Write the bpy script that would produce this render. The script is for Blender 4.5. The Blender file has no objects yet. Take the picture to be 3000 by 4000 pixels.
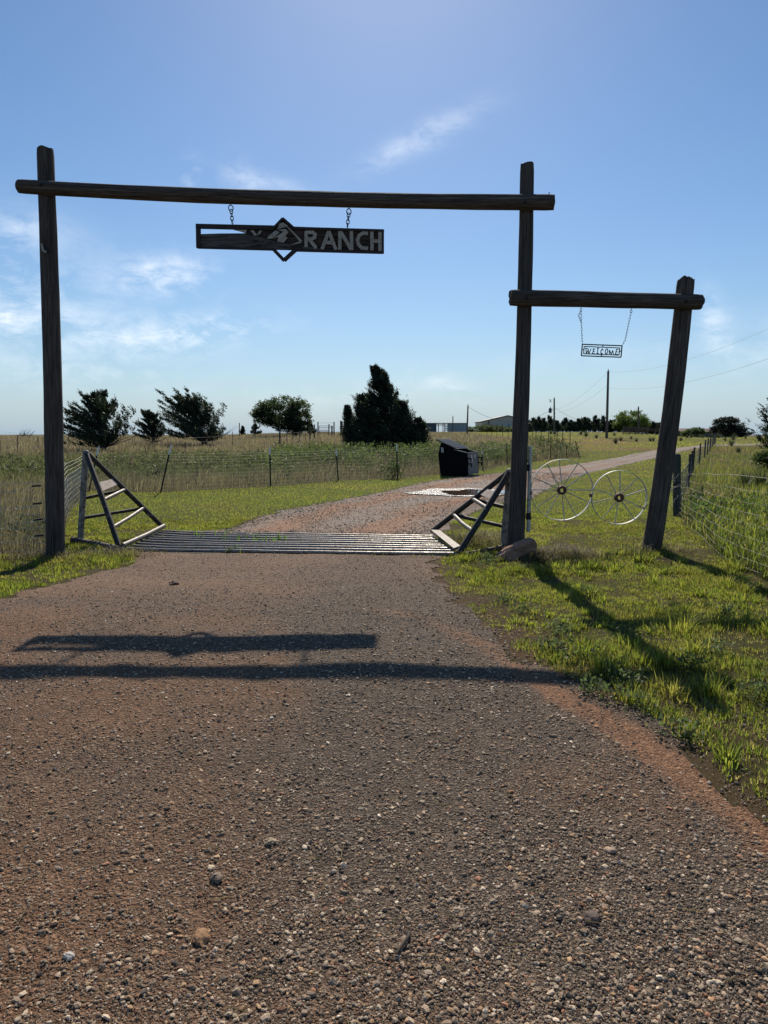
import bpy, bmesh, math, random
import numpy as np
from mathutils import Vector, Matrix

SC = bpy.context.scene
COL = SC.collection
RNG = np.random.default_rng(11)
random.seed(5)
R = math.radians

# ------------------------------------------------------------------ camera, sky, sun, exposure
CAM_H, PITCH, FPX = 1.6, R(6.2), 2773.0
cam_d = bpy.data.cameras.new('camera'); cam = bpy.data.objects.new('camera', cam_d); COL.objects.link(cam)
cam.location = (0, 0, CAM_H); cam.rotation_euler = (R(90) - PITCH, 0, 0)
cam_d.sensor_fit = 'VERTICAL'; cam_d.sensor_height = 36.0; cam_d.lens = 36.0 * FPX / 4000.0
cam_d.clip_start = 0.05; cam_d.clip_end = 6000
SC.camera = cam

SUN_EL, SUN_AZ = 39.9, 0.6          # degrees; azimuth measured from +Y towards +X
sun_d = bpy.data.lights.new('sun', 'SUN'); sun = bpy.data.objects.new('sun', sun_d); COL.objects.link(sun)
sun_d.energy = 5.0; sun_d.angle = R(0.5); sun_d.color = (1.0, 0.91, 0.77)
sun.rotation_euler = (-R(90 - SUN_EL), 0, -R(SUN_AZ)); sun.location = (0, 20, 30)

VS = SC.view_settings
VS.view_transform = 'Standard'; VS.look = 'None'; VS.gamma = 1.0; VS.use_curve_mapping = False
VS.exposure = 0.2
try:
    SC.cycles.max_bounces = 6; SC.cycles.diffuse_bounces = 3; SC.cycles.glossy_bounces = 3
    SC.cycles.transmission_bounces = 3; SC.cycles.transparent_max_bounces = 4
    SC.cycles.caustics_reflective = False; SC.cycles.caustics_refractive = False
except Exception:
    pass

FWD = np.array([0, math.cos(PITCH), -math.sin(PITCH)]); UPV = np.array([0, math.sin(PITCH), math.cos(PITCH)])
def ray(px, py):                     # direction through a point of the 3000 x 4000 photograph
    d = FWD * FPX + np.array([1.0, 0, 0]) * (px - 1500.0) + UPV * (2000.0 - py)
    return d / np.linalg.norm(d)

world = bpy.data.worlds.new('World'); SC.world = world; world.use_nodes = True
wn = world.node_tree.nodes; wl = world.node_tree.links; wn.clear()
def WN(t, **kw):
    n = wn.new(t)
    for k, v in kw.items(): setattr(n, k, v)
    return n
w_out = WN('ShaderNodeOutputWorld'); w_bg = WN('ShaderNodeBackground'); w_bg.inputs['Strength'].default_value = 0.088
sky = WN('ShaderNodeTexSky', sky_type='NISHITA', sun_disc=False)
sky.sun_elevation = R(SUN_EL); sky.sun_rotation = R(SUN_AZ)
sky.air_density = 1.0; sky.dust_density = 0.3; sky.ozone_density = 3.0; sky.altitude = 400
geo = WN('ShaderNodeNewGeometry')
tc = WN('ShaderNodeTexCoord')
def wmath(op, a, b=None, c=None):
    n = WN('ShaderNodeMath', operation=op)
    for i, v in enumerate((a, b, c)):
        if v is None: continue
        if isinstance(v, (int, float)): n.inputs[i].default_value = v
        else: wl.new(v, n.inputs[i])
    return n.outputs[0]
def wdot(vec, const):
    n = WN('ShaderNodeVectorMath', operation='DOT_PRODUCT'); wl.new(vec, n.inputs[0]); n.inputs[1].default_value = tuple(const)
    return n.outputs['Value']
D = tc.outputs['Generated']
def wnoise(scale, detail, rough, dist, stretch):
    m = WN('ShaderNodeMapping'); m.inputs['Scale'].default_value = stretch; wl.new(D, m.inputs['Vector'])
    n = WN('ShaderNodeTexNoise'); n.inputs['Scale'].default_value = scale; n.inputs['Detail'].default_value = detail
    n.inputs['Roughness'].default_value = rough; n.inputs['Distortion'].default_value = dist
    wl.new(m.outputs[0], n.inputs['Vector']); return n.outputs['Fac']
n_wisp = wnoise(7.0, 9.0, 0.60, 0.35, (1.0, 1.0, 2.4))
n_fine = wnoise(24.0, 8.0, 0.65, 0.4, (1.0, 1.0, 2.0))
n_mix = wmath('ADD', wmath('MULTIPLY', n_wisp, 0.55), wmath('MULTIPLY', n_fine, 0.45))
# (x, y in the photo, half width, half height, tilt deg, strength)
CLOUDS = [(640, 1075, 115, 45, 4, .95), (1640, 545, 150, 30, 24, 0.45), (110, 1255, 250, 58, -6, 0.62), (750, 1300, 190, 42, 8, 0.95),
          (40, 1010, 130, 110, -12, 0.28), (950, 710, 55, 45, -38, 0.34), (740, 685, 22, 45, -20, 0.4), (260, 1450, 300, 40, 0, 0.36),
          (2785, 1255, 34, 80, 22, 0.6), (1735, 1500, 100, 28, -22, 0.4), (1400, 1545, 230, 32, 4, 0.28), (60, 880, 120, 32, -6, 0.3),
          (1100, 730, 130, 22, -12, 0.25), (2300, 1390, 250, 30, 6, 0.14), (-700, 1150, 420, 120, 6, 0.7), (3700, 1200, 380, 70, 10, 0.5)]
acc = None
for (cx, cy, hw, hh, tilt, st) in CLOUDS:
    c = ray(cx, cy); e1 = np.cross(c, [0, 0, 1.0]); e1 /= np.linalg.norm(e1); e2 = np.cross(e1, c)
    t = R(tilt); a1 = e1 * math.cos(t) + e2 * math.sin(t); a2 = -e1 * math.sin(t) + e2 * math.cos(t)
    u = wmath('MULTIPLY', wdot(D, a1), FPX / hw); v = wmath('MULTIPLY', wdot(D, a2), FPX / hh)
    r2 = wmath('ADD', wmath('MULTIPLY', u, u), wmath('MULTIPLY', v, v))
    g = wmath('EXPONENT', wmath('MULTIPLY', r2, -0.55))
    front = wmath('GREATER_THAN', wdot(D, c), 0.0)
    g = wmath('MULTIPLY', wmath('MULTIPLY', g, front), st)
    acc = g if acc is None else wmath('ADD', acc, g)
cl = WN('ShaderNodeMapRange'); cl.inputs['From Min'].default_value = 0.44; cl.inputs['From Max'].default_value = 0.68
wl.new(n_mix, cl.inputs['Value'])
cfac = wmath('MINIMUM', wmath('MULTIPLY', wmath('MULTIPLY', acc, cl.outputs[0]), 1.25), 0.8)
cmix = WN('ShaderNodeMix', data_type='RGBA'); wl.new(cfac, cmix.inputs['Factor'])
hsv = WN('ShaderNodeHueSaturation'); hsv.inputs['Saturation'].default_value = 1.16; hsv.inputs['Value'].default_value = 1.0
wl.new(sky.outputs[0], hsv.inputs['Color'])
# pale blue-grey air low over the horizon, the same all round
sepz = WN('ShaderNodeSeparateXYZ'); wl.new(D, sepz.inputs[0])
hz = wmath('EXPONENT', wmath('MULTIPLY', wmath('MAXIMUM', sepz.outputs['Z'], 0.0), -9.0))
hmix = WN('ShaderNodeMix', data_type='RGBA'); wl.new(wmath('MULTIPLY', hz, .92), hmix.inputs['Factor'])
wl.new(hsv.outputs[0], hmix.inputs[6]); hmix.inputs[7].default_value = (3.5, 4.9, 6.3, 1)
wl.new(hmix.outputs[2], cmix.inputs[6]); cmix.inputs[7].default_value = (10.5, 11.2, 12.0, 1)
wl.new(cmix.outputs[2], w_bg.inputs['Color']); wl.new(w_bg.outputs[0], w_out.inputs['Surface'])

# ------------------------------------------------------------------ noise and terrain
def _hash(ix, iy, s):
    h = (ix.astype(np.int64) * 374761393 + iy.astype(np.int64) * 668265263 + s * 982451653) & 0x7fffffff
    h = ((h ^ (h >> 13)) * 1274126177) & 0x7fffffff
    return ((h ^ (h >> 16)) & 0xffff) / 65535.0
def vnoise(x, y, s=0):
    x = np.asarray(x, float); y = np.asarray(y, float)
    ix = np.floor(x); iy = np.floor(y); fx = x - ix; fy = y - iy
    fx = fx * fx * (3 - 2 * fx); fy = fy * fy * (3 - 2 * fy)
    a = _hash(ix, iy, s); b = _hash(ix + 1, iy, s); c = _hash(ix, iy + 1, s); d = _hash(ix + 1, iy + 1, s)
    return (a + (b - a) * fx) * (1 - fy) + (c + (d - c) * fx) * fy
def fbm(x, y, s=0, o=4):
    t = 0; a = 0.5; f = 1.0
    for i in range(o):
        t = t + a * vnoise(np.asarray(x) * f, np.asarray(y) * f, s + i * 17); a *= 0.5; f *= 2.03
    return t / (1 - 0.5 ** o)
def sstep(a, b, x):
    t = np.clip((np.asarray(x, float) - a) / (b - a), 0, 1); return t * t * (3 - 2 * t)
_tx = np.arange(0, 3000, 2.0)
def _prof(pts):
    v = np.interp(_tx, [p[0] for p in pts], [p[1] for p in pts])
    k = np.ones(9) / 9
    return np.convolve(np.pad(v, 4, mode='edge'), k, 'valid')
P_MID = _prof([(0, 0), (30, 0), (45, .3), (60, .66), (83, 1.15), (110, 1.68), (150, 2.1), (200, 2.3), (300, 2.2), (700, 1.5), (2000, 0)])
P_LEFT = _prof([(0, 0), (25, 0), (45, .25), (60, .47), (75, .7), (110, 1.2), (150, 1.45), (220, 1.5), (400, 1.4), (800, 1.1), (2000, 0)])
P_RIGHT = _prof([(0, 0), (30, 0), (45, .25), (60, .55), (83, .98), (105, 1.26), (120, 1.1), (160, .3), (260, .3), (500, .9), (900, 1.1), (2000, 0)])
def T(x, y):
    x = np.asarray(x, float); y = np.asarray(y, float)
    d = np.clip(y, 0, 2990)
    m = np.interp(d, _tx, P_MID); l = np.interp(d, _tx, P_LEFT); r = np.interp(d, _tx, P_RIGHT)
    az = x / np.maximum(d, 20)
    wl_ = 1 - sstep(-.26, -.08, az); wr = sstep(.33, .46, az)
    z = m * (1 - wl_ - wr) + l * wl_ + r * wr
    und = (fbm(x * .5, y * .5, 3, 3) - .5) * .05 * sstep(9, 16, y) + (fbm(x * .06, y * .06, 9, 3) - .5) * .35 * sstep(25, 70, y)
    low = -.18 * sstep(4.2, 10.2, y) * (1 - sstep(34, 70, y))
    cross = np.clip(.028 * x, -.10, .14) * sstep(6.5, 10, y) * (1 - sstep(13, 20, y))
    return z + und + low + cross
def Tz(x, y): return float(T(x, y))
def V(px, py, Y):                    # the point of that line of sight at distance Y
    d = ray(px, py); t = Y / d[1]
    return np.array([d[0] * t, Y, CAM_H + d[2] * t])
def G(px, py):                       # where that line of sight meets the ground
    d = ray(px, py); lo = 0.5; prev = lo
    t = lo
    while t < 1500:
        p = d * t
        if CAM_H + p[2] <= Tz(p[0], p[1]): break
        prev = t; t *= 1.02
    a, b = prev, t
    for _ in range(30):
        m = (a + b) / 2; p = d * m
        if CAM_H + p[2] <= Tz(p[0], p[1]): b = m
        else: a = m
    p = d * b
    return np.array([p[0], p[1], Tz(p[0], p[1])])
def onT(x, y, dz=0.0): return np.array([x, y, Tz(x, y) + dz])
def atX(px, Y):                      # ground point at distance Y below that column
    p = V(px, 1700, Y); return onT(p[0], Y)
def in_poly(x, y, poly):
    x = np.asarray(x, float); y = np.asarray(y, float); ins = np.zeros(x.shape, bool)
    n = len(poly); j = n - 1
    for i in range(n):
        xi, yi = poly[i][0], poly[i][1]; xj, yj = poly[j][0], poly[j][1]
        c = ((yi > y) != (yj > y)) & (x < (xj - xi) * (y - yi) / (yj - yi + 1e-12) + xi)
        ins ^= c; j = i
    return ins
def line_dist(x, y, pts):
    x = np.asarray(x, float); y = np.asarray(y, float); best = np.full(x.shape, 1e9)
    for (a, b) in zip(pts[:-1], pts[1:]):
        ax, ay, bx, by = a[0], a[1], b[0], b[1]; l2 = (bx - ax) ** 2 + (by - ay) ** 2 + 1e-9
        t = np.clip(((x - ax) * (bx - ax) + (y - ay) * (by - ay)) / l2, 0, 1)
        best = np.minimum(best, np.hypot(x - ax - t * (bx - ax), y - ay - t * (by - ay)))
    return best

# ------------------------------------------------------------------ object helpers
ROOT = {}
def tag(o, label=None, cat=None, group=None, kind=None):
    if label: o['label'] = label
    if cat: o['category'] = cat
    if group: o['group'] = group
    if kind: o['kind'] = kind
    return o
def thing(name, loc, label, cat, group=None):
    o = bpy.data.objects.new(name, None); COL.objects.link(o); o.location = tuple(loc); o.empty_display_size = .2
    ROOT[o.name] = np.array(loc, float)
    return tag(o, label, cat, group)
def link(o, parent, loc=None):
    COL.objects.link(o)
    if parent is not None:
        o.parent = parent; ROOT[o.name] = ROOT[parent.name]
    else:
        L = np.array(loc if loc is not None else (0, 0, 0), float); o.location = tuple(L); ROOT[o.name] = L
    return o
def offset(parent, loc):
    return ROOT[parent.name] if parent is not None else np.array(loc if loc is not None else (0, 0, 0), float)

class MB:
    def __init__(s): s.v = []; s.f = []; s.g = []
    def add(s, vs, fs, gs=None):
        b = len(s.v); s.v.extend([tuple(map(float, p)) for p in vs]); s.f.extend([tuple(i + b for i in f) for f in fs])
        s.g.extend(gs if gs is not None else [(p[0], p[1], p[2]) for p in vs])
    def tube(s, path, rad, n=8, caps=True, flat=None):
        P = [Vector(p) for p in path]; m = len(P)
        if not hasattr(rad, '__len__'): rad = [rad] * m
        t0 = (P[1] - P[0]).normalized(); ref = Vector((0, 0, 1)) if abs(t0.z) < .9 else Vector((0, 1, 0))
        u = t0.cross(ref).normalized(); vs = []; gs = []; L = 0
        for i in range(m):
            t = (P[min(i + 1, m - 1)] - P[max(i - 1, 0)]).normalized()
            u = (u - t * u.dot(t)).normalized(); w = t.cross(u)
            if i: L += (P[i] - P[i - 1]).length
            for k in range(n):
                a = 2 * math.pi * k / n
                q = P[i] + (u * math.cos(a) + w * math.sin(a) * (flat or 1)) * rad[i]
                vs.append(q); gs.append((math.cos(a), math.sin(a), L))
        fs = [(i * n + k, i * n + (k + 1) % n, (i + 1) * n + (k + 1) % n, (i + 1) * n + k) for i in range(m - 1) for k in range(n)]
        if caps: fs += [tuple(range(n - 1, -1, -1)), tuple((m - 1) * n + k for k in range(n))]
        s.add(vs, fs, gs)
    def box(s, c, size, ax=None):
        c = Vector(c); X, Y, Z = ax if ax else (Vector((1, 0, 0)), Vector((0, 1, 0)), Vector((0, 0, 1)))
        X, Y, Z = Vector(X), Vector(Y), Vector(Z)
        hx, hy, hz = size[0] / 2, size[1] / 2, size[2] / 2
        vs = [c + X * (a * hx) + Y * (b * hy) + Z * (d * hz) for d in (-1, 1) for b in (-1, 1) for a in (-1, 1)]
        s.add(vs, [(0, 2, 3, 1), (4, 5, 7, 6), (0, 1, 5, 4), (2, 6, 7, 3), (0, 4, 6, 2), (1, 3, 7, 5)])
    def prism(s, pts, off):          # polygon of 3-D points pushed along the vector off
        n = len(pts); P = [Vector(p) for p in pts]; off = Vector(off)
        s.add([p for p in P] + [p + off for p in P],
              [tuple(range(n)), tuple(range(2 * n - 1, n - 1, -1))] + [(i, i + n, (i + 1) % n + n, (i + 1) % n) for i in range(n)])
    def bar(s, a, b, w, h, up=(0, 0, 1)):
        a, b = Vector(a), Vector(b); X = (b - a); L = X.length; X.normalize(); up = Vector(up)
        Y = up.cross(X)
        if Y.length < 1e-4: Y = Vector((1, 0, 0)).cross(X)
        Y.normalize(); Z = X.cross(Y)
        s.box((a + b) / 2, (L, w, h), (X, Y, Z))
    def build(s, name, mat, parent=None, smooth=None, loc=None, bevel=0, label=None, along_x=False):
        L = offset(parent, loc)
        if along_x: s.g = [(g[2] * 1.0, g[1], g[0]) for g in s.g]
        me = bpy.data.meshes.new(name)
        me.from_pydata([(p[0] - L[0], p[1] - L[1], p[2] - L[2]) for p in s.v], [], s.f)
        at = me.attributes.new('grain', 'FLOAT_VECTOR', 'POINT'); at.data.foreach_set('vector', np.array(s.g, np.float32).ravel())
        bm = bmesh.new(); bm.from_mesh(me); bmesh.ops.recalc_face_normals(bm, faces=bm.faces[:])
        if bevel: bmesh.ops.bevel(bm, geom=bm.edges[:], offset=bevel, segments=1, affect='EDGES')
        bm.to_mesh(me); bm.free()
        if smooth:
            me.polygons.foreach_set('use_smooth', [True] * len(me.polygons)); me.set_sharp_from_angle(angle=R(smooth))
        me.materials.append(mat)
        o = link(bpy.data.objects.new(name, me), parent, loc)
        if label: o['label'] = label
        return o

def tri_obj(name, Vt, F, mat, parent=None, col=None, loc=None):      # big meshes straight from arrays
    L = offset(parent, loc); Vt = np.asarray(Vt, np.float32) - L.astype(np.float32); F = np.asarray(F, np.int32)
    k = F.shape[1]; me = bpy.data.meshes.new(name)
    me.vertices.add(len(Vt)); me.vertices.foreach_set('co', Vt.ravel())
    me.loops.add(F.size); me.loops.foreach_set('vertex_index', F.ravel())
    me.polygons.add(len(F)); me.polygons.foreach_set('loop_start', np.arange(0, F.size, k, dtype=np.int32))
    me.update(calc_edges=True)
    if col is not None:
        c = np.ones((len(Vt), 4), np.float32); c[:, :3] = col
        at = me.attributes.new('tint', 'FLOAT_COLOR', 'POINT'); at.data.foreach_set('color', c.ravel())
    me.materials.append(mat)
    return link(bpy.data.objects.new(name, me), parent, loc)
def join_arr(parts):
    Vs, Fs, Cs, b = [], [], [], 0
    for (v, f, c) in parts:
        Vs.append(v); Fs.append(f + b); Cs.append(c); b += len(v)
    return np.concatenate(Vs), np.concatenate(Fs), np.concatenate(Cs)

def copy_tree(o, delta, label=None):     # a thing and its parts, moved by delta; meshes shared
    c = o.copy(); COL.objects.link(c); ROOT[c.name] = ROOT[o.name] + delta
    if o.parent is None: c.location = tuple(Vector(o.location) + Vector(delta))
    if label: c['label'] = label
    for ch in [q for q in bpy.data.objects if q.parent == o]:
        d = ch.copy(); COL.objects.link(d); d.parent = c
        for g in [q for q in bpy.data.objects if q.parent == ch]:
            e = g.copy(); COL.objects.link(e); e.parent = d
    return c

# ------------------------------------------------------------------ materials
class NT:
    def __init__(s, name):
        s.m = bpy.data.materials.new(name); s.m.use_nodes = True; s.n = s.m.node_tree.nodes; s.l = s.m.node_tree.links; s.n.clear()
        s.out = s.n.new('ShaderNodeOutputMaterial')
    def new(s, t, **kw):
        n = s.n.new(t)
        for k, v in kw.items(): setattr(n, k, v)
        return n
    def set(s, sock, v):
        if hasattr(v, 'is_output'): s.l.new(v, sock)
        else: sock.default_value = v
    def attr(s, name): return s.new('ShaderNodeAttribute', attribute_name=name)
    def obj(s): return s.new('ShaderNodeTexCoord').outputs['Object']
    def mapping(s, vec, scale, loc=(0, 0, 0)):
        m = s.new('ShaderNodeMapping'); s.l.new(vec, m.inputs['Vector']); m.inputs['Scale'].default_value = scale; m.inputs['Location'].default_value = loc
        return m.outputs[0]
    def noise(s, vec, scale, detail=5, rough=.6, dist=0):
        n = s.new('ShaderNodeTexNoise'); s.l.new(vec, n.inputs['Vector']); n.inputs['Scale'].default_value = scale
        n.inputs['Detail'].default_value = detail; n.inputs['Roughness'].default_value = rough; n.inputs['Distortion'].default_value = dist
        return n.outputs['Fac']
    def voro(s, vec, scale, feature='F1', out='Distance'):
        n = s.new('ShaderNodeTexVoronoi', feature=feature); s.l.new(vec, n.inputs['Vector']); n.inputs['Scale'].default_value = scale
        return n.outputs[out]
    def ramp(s, fac, stops):
        n = s.new('ShaderNodeValToRGB'); s.set(n.inputs['Fac'], fac); e = n.color_ramp.elements
        while len(e) > 1: e.remove(e[-1])
        for i, (p, c) in enumerate(stops):
            q = e[0] if i == 0 else e.new(p)
            q.position = p; q.color = (*c, 1) if len(c) == 3 else c
        return n.outputs['Color']
    def range(s, v, a, b, c=0, d=1):
        n = s.new('ShaderNodeMapRange'); s.set(n.inputs['Value'], v); n.inputs['From Min'].default_value = a; n.inputs['From Max'].default_value = b
        n.inputs['To Min'].default_value = c; n.inputs['To Max'].default_value = d; return n.outputs[0]
    def mix(s, f, a, b, mode='MIX'):
        n = s.new('ShaderNodeMix', data_type='RGBA', blend_type=mode); s.set(n.inputs[0], f)
        for i, v in ((6, a), (7, b)):
            s.set(n.inputs[i], v if hasattr(v, 'is_output') else (*v, 1))
        return n.outputs[2]
    def math(s, op, a, b=0.0):
        n = s.new('ShaderNodeMath', operation=op); s.set(n.inputs[0], a); s.set(n.inputs[1], b); return n.outputs[0]
    def bump(s, h, strength, dist, normal=None):
        n = s.new('ShaderNodeBump'); s.set(n.inputs['Height'], h); n.inputs['Strength'].default_value = strength; n.inputs['Distance'].default_value = dist
        if normal is not None: s.l.new(normal, n.inputs['Normal'])
        return n.outputs[0]
    def bsdf(s, col, rough=.8, metal=0, normal=None, spec=.3, **kw):
        b = s.new('ShaderNodeBsdfPrincipled')
        s.set(b.inputs['Base Color'], col if hasattr(col, 'is_output') else (*col, 1)); s.set(b.inputs['Roughness'], rough); s.set(b.inputs['Metallic'], metal)
        b.inputs['Specular IOR Level'].default_value = spec
        if normal is not None: s.l.new(normal, b.inputs['Normal'])
        for k, v in kw.items(): s.set(b.inputs[k], v)
        return b.outputs[0]
    def done(s, sh): s.l.new(sh, s.out.inputs['Surface']); return s.m

def wood(name, dark, mid, light, crack=1.0):
    t = NT(name); g = t.attr('grain').outputs['Vector']
    a = t.noise(t.mapping(g, (5, 5, 1.3)), 2.2, 8, .68, .4)
    fine = t.noise(t.mapping(g, (26, 26, 1.8)), 1.6, 6, .7, .6)
    blotch = t.noise(t.mapping(g, (1.2, 1.2, .9)), 1.5, 4, .6)
    col = t.ramp(a, [(.28, dark), (.52, mid), (.75, light)])
    col = t.mix(t.range(blotch, .4, .7, 0, .6), col, dark)
    cr = t.noise(t.mapping(g, (13, 13, .55)), 1.3, 3, .5, .3)
    crk = t.math('MULTIPLY', t.range(t.math('ABSOLUTE', t.math('SUBTRACT', cr, .5)), .0, .022, 1, 0), crack)
    col = t.mix(crk, col, (.008, .007, .006))
    h = t.math('SUBTRACT', t.math('ADD', t.math('MULTIPLY', fine, .5), t.math('MULTIPLY', a, .5)), t.math('MULTIPLY', crk, 1.2))
    return t.done(t.bsdf(col, .88, normal=t.bump(h, .9, .012), spec=.18))
def painted(name, base, flake, under, lo, hi, scale=9, rough=.6, metal=0, spec=.4):   # chipped paint over rusty steel
    t = NT(name); o = t.obj()
    n = t.noise(o, scale, 8, .72, .6); n2 = t.noise(o, scale * .35, 5, .6)
    m = t.range(t.math('ADD', t.math('MULTIPLY', n, .7), t.math('MULTIPLY', n2, .3)), lo, hi)
    rust = t.noise(o, scale * 2.3, 6, .7)
    col = t.mix(m, base, flake); col = t.mix(t.range(rust, .56, .66), col, under)
    return t.done(t.bsdf(col, t.range(n, .3, .7, rough - .12, rough + .15), metal, t.bump(m, .5, .003), spec))
def plain(name, col, rough=.7, metal=0, var=.25, scale=12, bump=.15, spec=.35):
    t = NT(name); o = t.obj(); n = t.noise(o, scale, 7, .65); n2 = t.noise(o, scale * .2, 4, .6)
    f = t.math('ADD', t.math('MULTIPLY', n, .6), t.math('MULTIPLY', n2, .4))
    c = t.ramp(f, [(.3, tuple(max(0, v * (1 - var)) for v in col)), (.7, tuple(v * (1 + var) for v in col))])
    return t.done(t.bsdf(c, t.range(n, .3, .7, max(.05, rough - .1), min(1, rough + .1)), metal, t.bump(n, bump, .004), spec))
def foliage(name, trans=.45, gain=1.25):
    t = NT(name); a = t.attr('tint').outputs['Color']
    nz = t.noise(t.obj(), 40, 3, .6)
    c = t.mix(t.range(nz, .3, .7, 0, .35), a, t.mix(1.0, a, (.6, .6, .6), 'MULTIPLY'))
    d = t.bsdf(c, .55, spec=.25)
    tr = t.new('ShaderNodeBsdfTranslucent'); t.l.new(t.mix(1.0, c, (gain, gain * 1.04, gain * .7), 'MULTIPLY'), tr.inputs['Color'])
    m = t.new('ShaderNodeMixShader'); m.inputs[0].default_value = trans; t.l.new(d, m.inputs[1]); t.l.new(tr.outputs[0], m.inputs[2])
    return t.done(m.outputs[0])

M = {}
M['wood'] = wood('weathered_pole_wood', (.045, .036, .031), (.125, .102, .088), (.25, .21, .18), 1.0)
M['wood_beam'] = wood('weathered_beam_wood', (.046, .035, .029), (.14, .11, .09), (.31, .255, .205), 1.0)
M['wood_post'] = wood('treated_fence_post', (.05, .055, .045), (.10, .105, .088), (.17, .17, .14), .6)
M['wood_board'] = wood('sign_board_wood', (.030, .021, .018), (.062, .045, .040), (.10, .076, .066), .8)
M['wood_plank'] = wood('grey_plank_wood', (.05, .045, .04), (.11, .10, .09), (.19, .17, .15), .8)
M['pole'] = plain('utility_pole_wood', (.13, .105, .085), .9, 0, .3, 6)
M['letter'] = painted('peeling_tan_paint', (.42, .38, .31), (.33, .30, .25), (.07, .052, .045), .42, .6, 16, .8)
M['wing'] = painted('chipped_wing_paint', (.026, .023, .021), (.27, .25, .225), (.11, .068, .045), .56, .66, 11, .65)
M['wing_pale'] = painted('pale_wing_paint', (.29, .265, .235), (.04, .036, .033), (.13, .078, .052), .47, .58, 9, .6)
M['plate'] = painted('rusted_plate', (.46, .37, .31), (.30, .23, .18), (.50, .46, .42), .45, .6, 14, .7)
M['rail'] = painted('worn_rail_steel', (.28, .262, .245), (.18, .15, .125), (.12, .08, .06), .45, .62, 7, .40, .5)
M['rung'] = painted('rung_steel', (.15, .128, .108), (.15, .13, .115), (.12, .08, .06), .5, .6, 9, .5, .3)
M['wheel'] = painted('chipped_white_wheel_paint', (.52, .50, .45), (.26, .24, .21), (.15, .075, .045), .52, .64, 14, .45)
M['hub'] = plain('rusty_hub_iron', (.12, .058, .038), .8, .2, .5, 26, .4)
M['iron'] = plain('black_iron', (.014, .014, .016), .6, .2, .3, 30)
M['darkframe'] = plain('dark_frame_steel', (.034, .027, .026), .7, .2, .35, 18)
M['tpost'] = plain('dark_green_steel_post', (.020, .026, .022), .7, .2, .4, 20)
M['tip'] = plain('white_post_tip', (.82, .82, .80), .6, 0, .12, 15)
M['wire'] = plain('galvanised_wire', (.19, .185, .18), .7, .3, .3, 30, 0, .2)
M['wire_bright'] = plain('bright_galvanised_wire', (.42, .42, .41), .5, .3, .25, 30, 0, .3)
M['wire_dark'] = plain('weathered_wire', (.12, .115, .11), .75, .2, .25, 30, 0, .15)
M['rubber'] = plain('black_rubber', (.012, .012, .012), .6, 0, .2)
M['dump'] = plain('black_dumpster_paint', (.0045, .005, .0065), .75, 0, .3, 5, .15, .08)
M['dump_front'] = plain('grey_dumpster_front', (.12, .125, .13), .6, .1, .25, 4)
M['lid'] = plain('black_plastic_lid', (.028, .030, .034), .38, 0, .2, 10)
M['sticker'] = plain('white_sticker', (.55, .55, .53), .6, 0, .1)
M['rock'] = plain('red_sandstone', (.30, .18, .125), .9, 0, .6, 7, 1.0, .1)
M['bark'] = plain('tree_bark', (.085, .07, .06), .95, 0, .4, 14, .6, .1)
M['barn'] = plain('beige_metal_siding', (.52, .46, .39), .6, .1, .06, 2)
M['barn_roof'] = plain('pale_metal_roof', (.20, .20, .20), .7, .1, .08, 2)
M['door'] = plain('grey_roller_door', (.42, .44, .45), .6, 0, .06, 3)
M['shed_dark'] = plain('dark_blue_grey_siding', (.10, .12, .15), .6, .2, .15, 3)
M['shed_pale'] = plain('pale_blue_grey_siding', (.28, .33, .37), .6, .2, .1, 3)
M['house'] = plain('house_wall', (.15, .13, .12), .9, 0, .2, 2)
M['house_roof'] = plain('brown_roof', (.13, .09, .075), .9, 0, .2, 3)
M['pipe'] = plain('brown_corral_pipe', (.17, .11, .085), .7, .2, .3, 8)
M['leaf'] = foliage('leaf_blades', .5, 1.9)
M['grass'] = foliage('grass_blades', .56, 2.25)
M['dry_grass'] = foliage('dry_grass_blades', .5, 1.5)
M['needle'] = foliage('cedar_foliage', .2, 1.3)
def stone_mat():
    t = NT('gravel_stone'); a = t.mix(1.0, t.attr('tint').outputs['Color'], (1.38, 1.33, 1.26), 'MULTIPLY'); n = t.noise(t.obj(), 160, 4, .7)
    return t.done(t.bsdf(t.mix(t.range(n, .35, .7, 0, .5), a, t.mix(1.0, a, (.55, .52, .5), 'MULTIPLY')), .8, normal=t.bump(n, .5, .004), spec=.16))
M['stone'] = stone_mat()
def road_mat():
    t = NT('gravel_road'); o = t.obj(); a = t.attr('tint').outputs['Color']
    v = t.new('ShaderNodeTexVoronoi', feature='F1'); t.l.new(o, v.inputs['Vector']); v.inputs['Scale'].default_value = 62
    v2 = t.new('ShaderNodeTexVoronoi', feature='F1'); t.l.new(o, v2.inputs['Vector']); v2.inputs['Scale'].default_value = 130
    peb = t.ramp(t.noise(v.outputs['Color'], 3, 1), [(.3, (.5, .48, .46)), (.5, (.95, .92, .9)), (.66, (1.75, 1.72, 1.66))])
    n = t.noise(o, 3.1, 8, .7); n2 = t.noise(o, 45, 6, .75)
    c = t.mix(1.0, a, peb, 'MULTIPLY')
    c = t.mix(t.range(n2, .42, .58, .0, .55), c, t.mix(1.0, a, (.62, .55, .5), 'MULTIPLY'))
    c = t.mix(t.range(n, .35, .7, 0, .35), c, t.mix(1.0, a, (1.25, 1.0, .85), 'MULTIPLY'))
    h = t.math('ADD', t.range(v.outputs['Distance'], 0, .6, 1, 0), t.math('ADD', t.math('MULTIPLY', t.range(v2.outputs['Distance'], 0, .6, 1, 0), .5), t.math('MULTIPLY', n2, 1.1)))
    return t.done(t.bsdf(c, .85, normal=t.bump(h, 1.0, .012), spec=.12))
M['road'] = road_mat()
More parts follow.
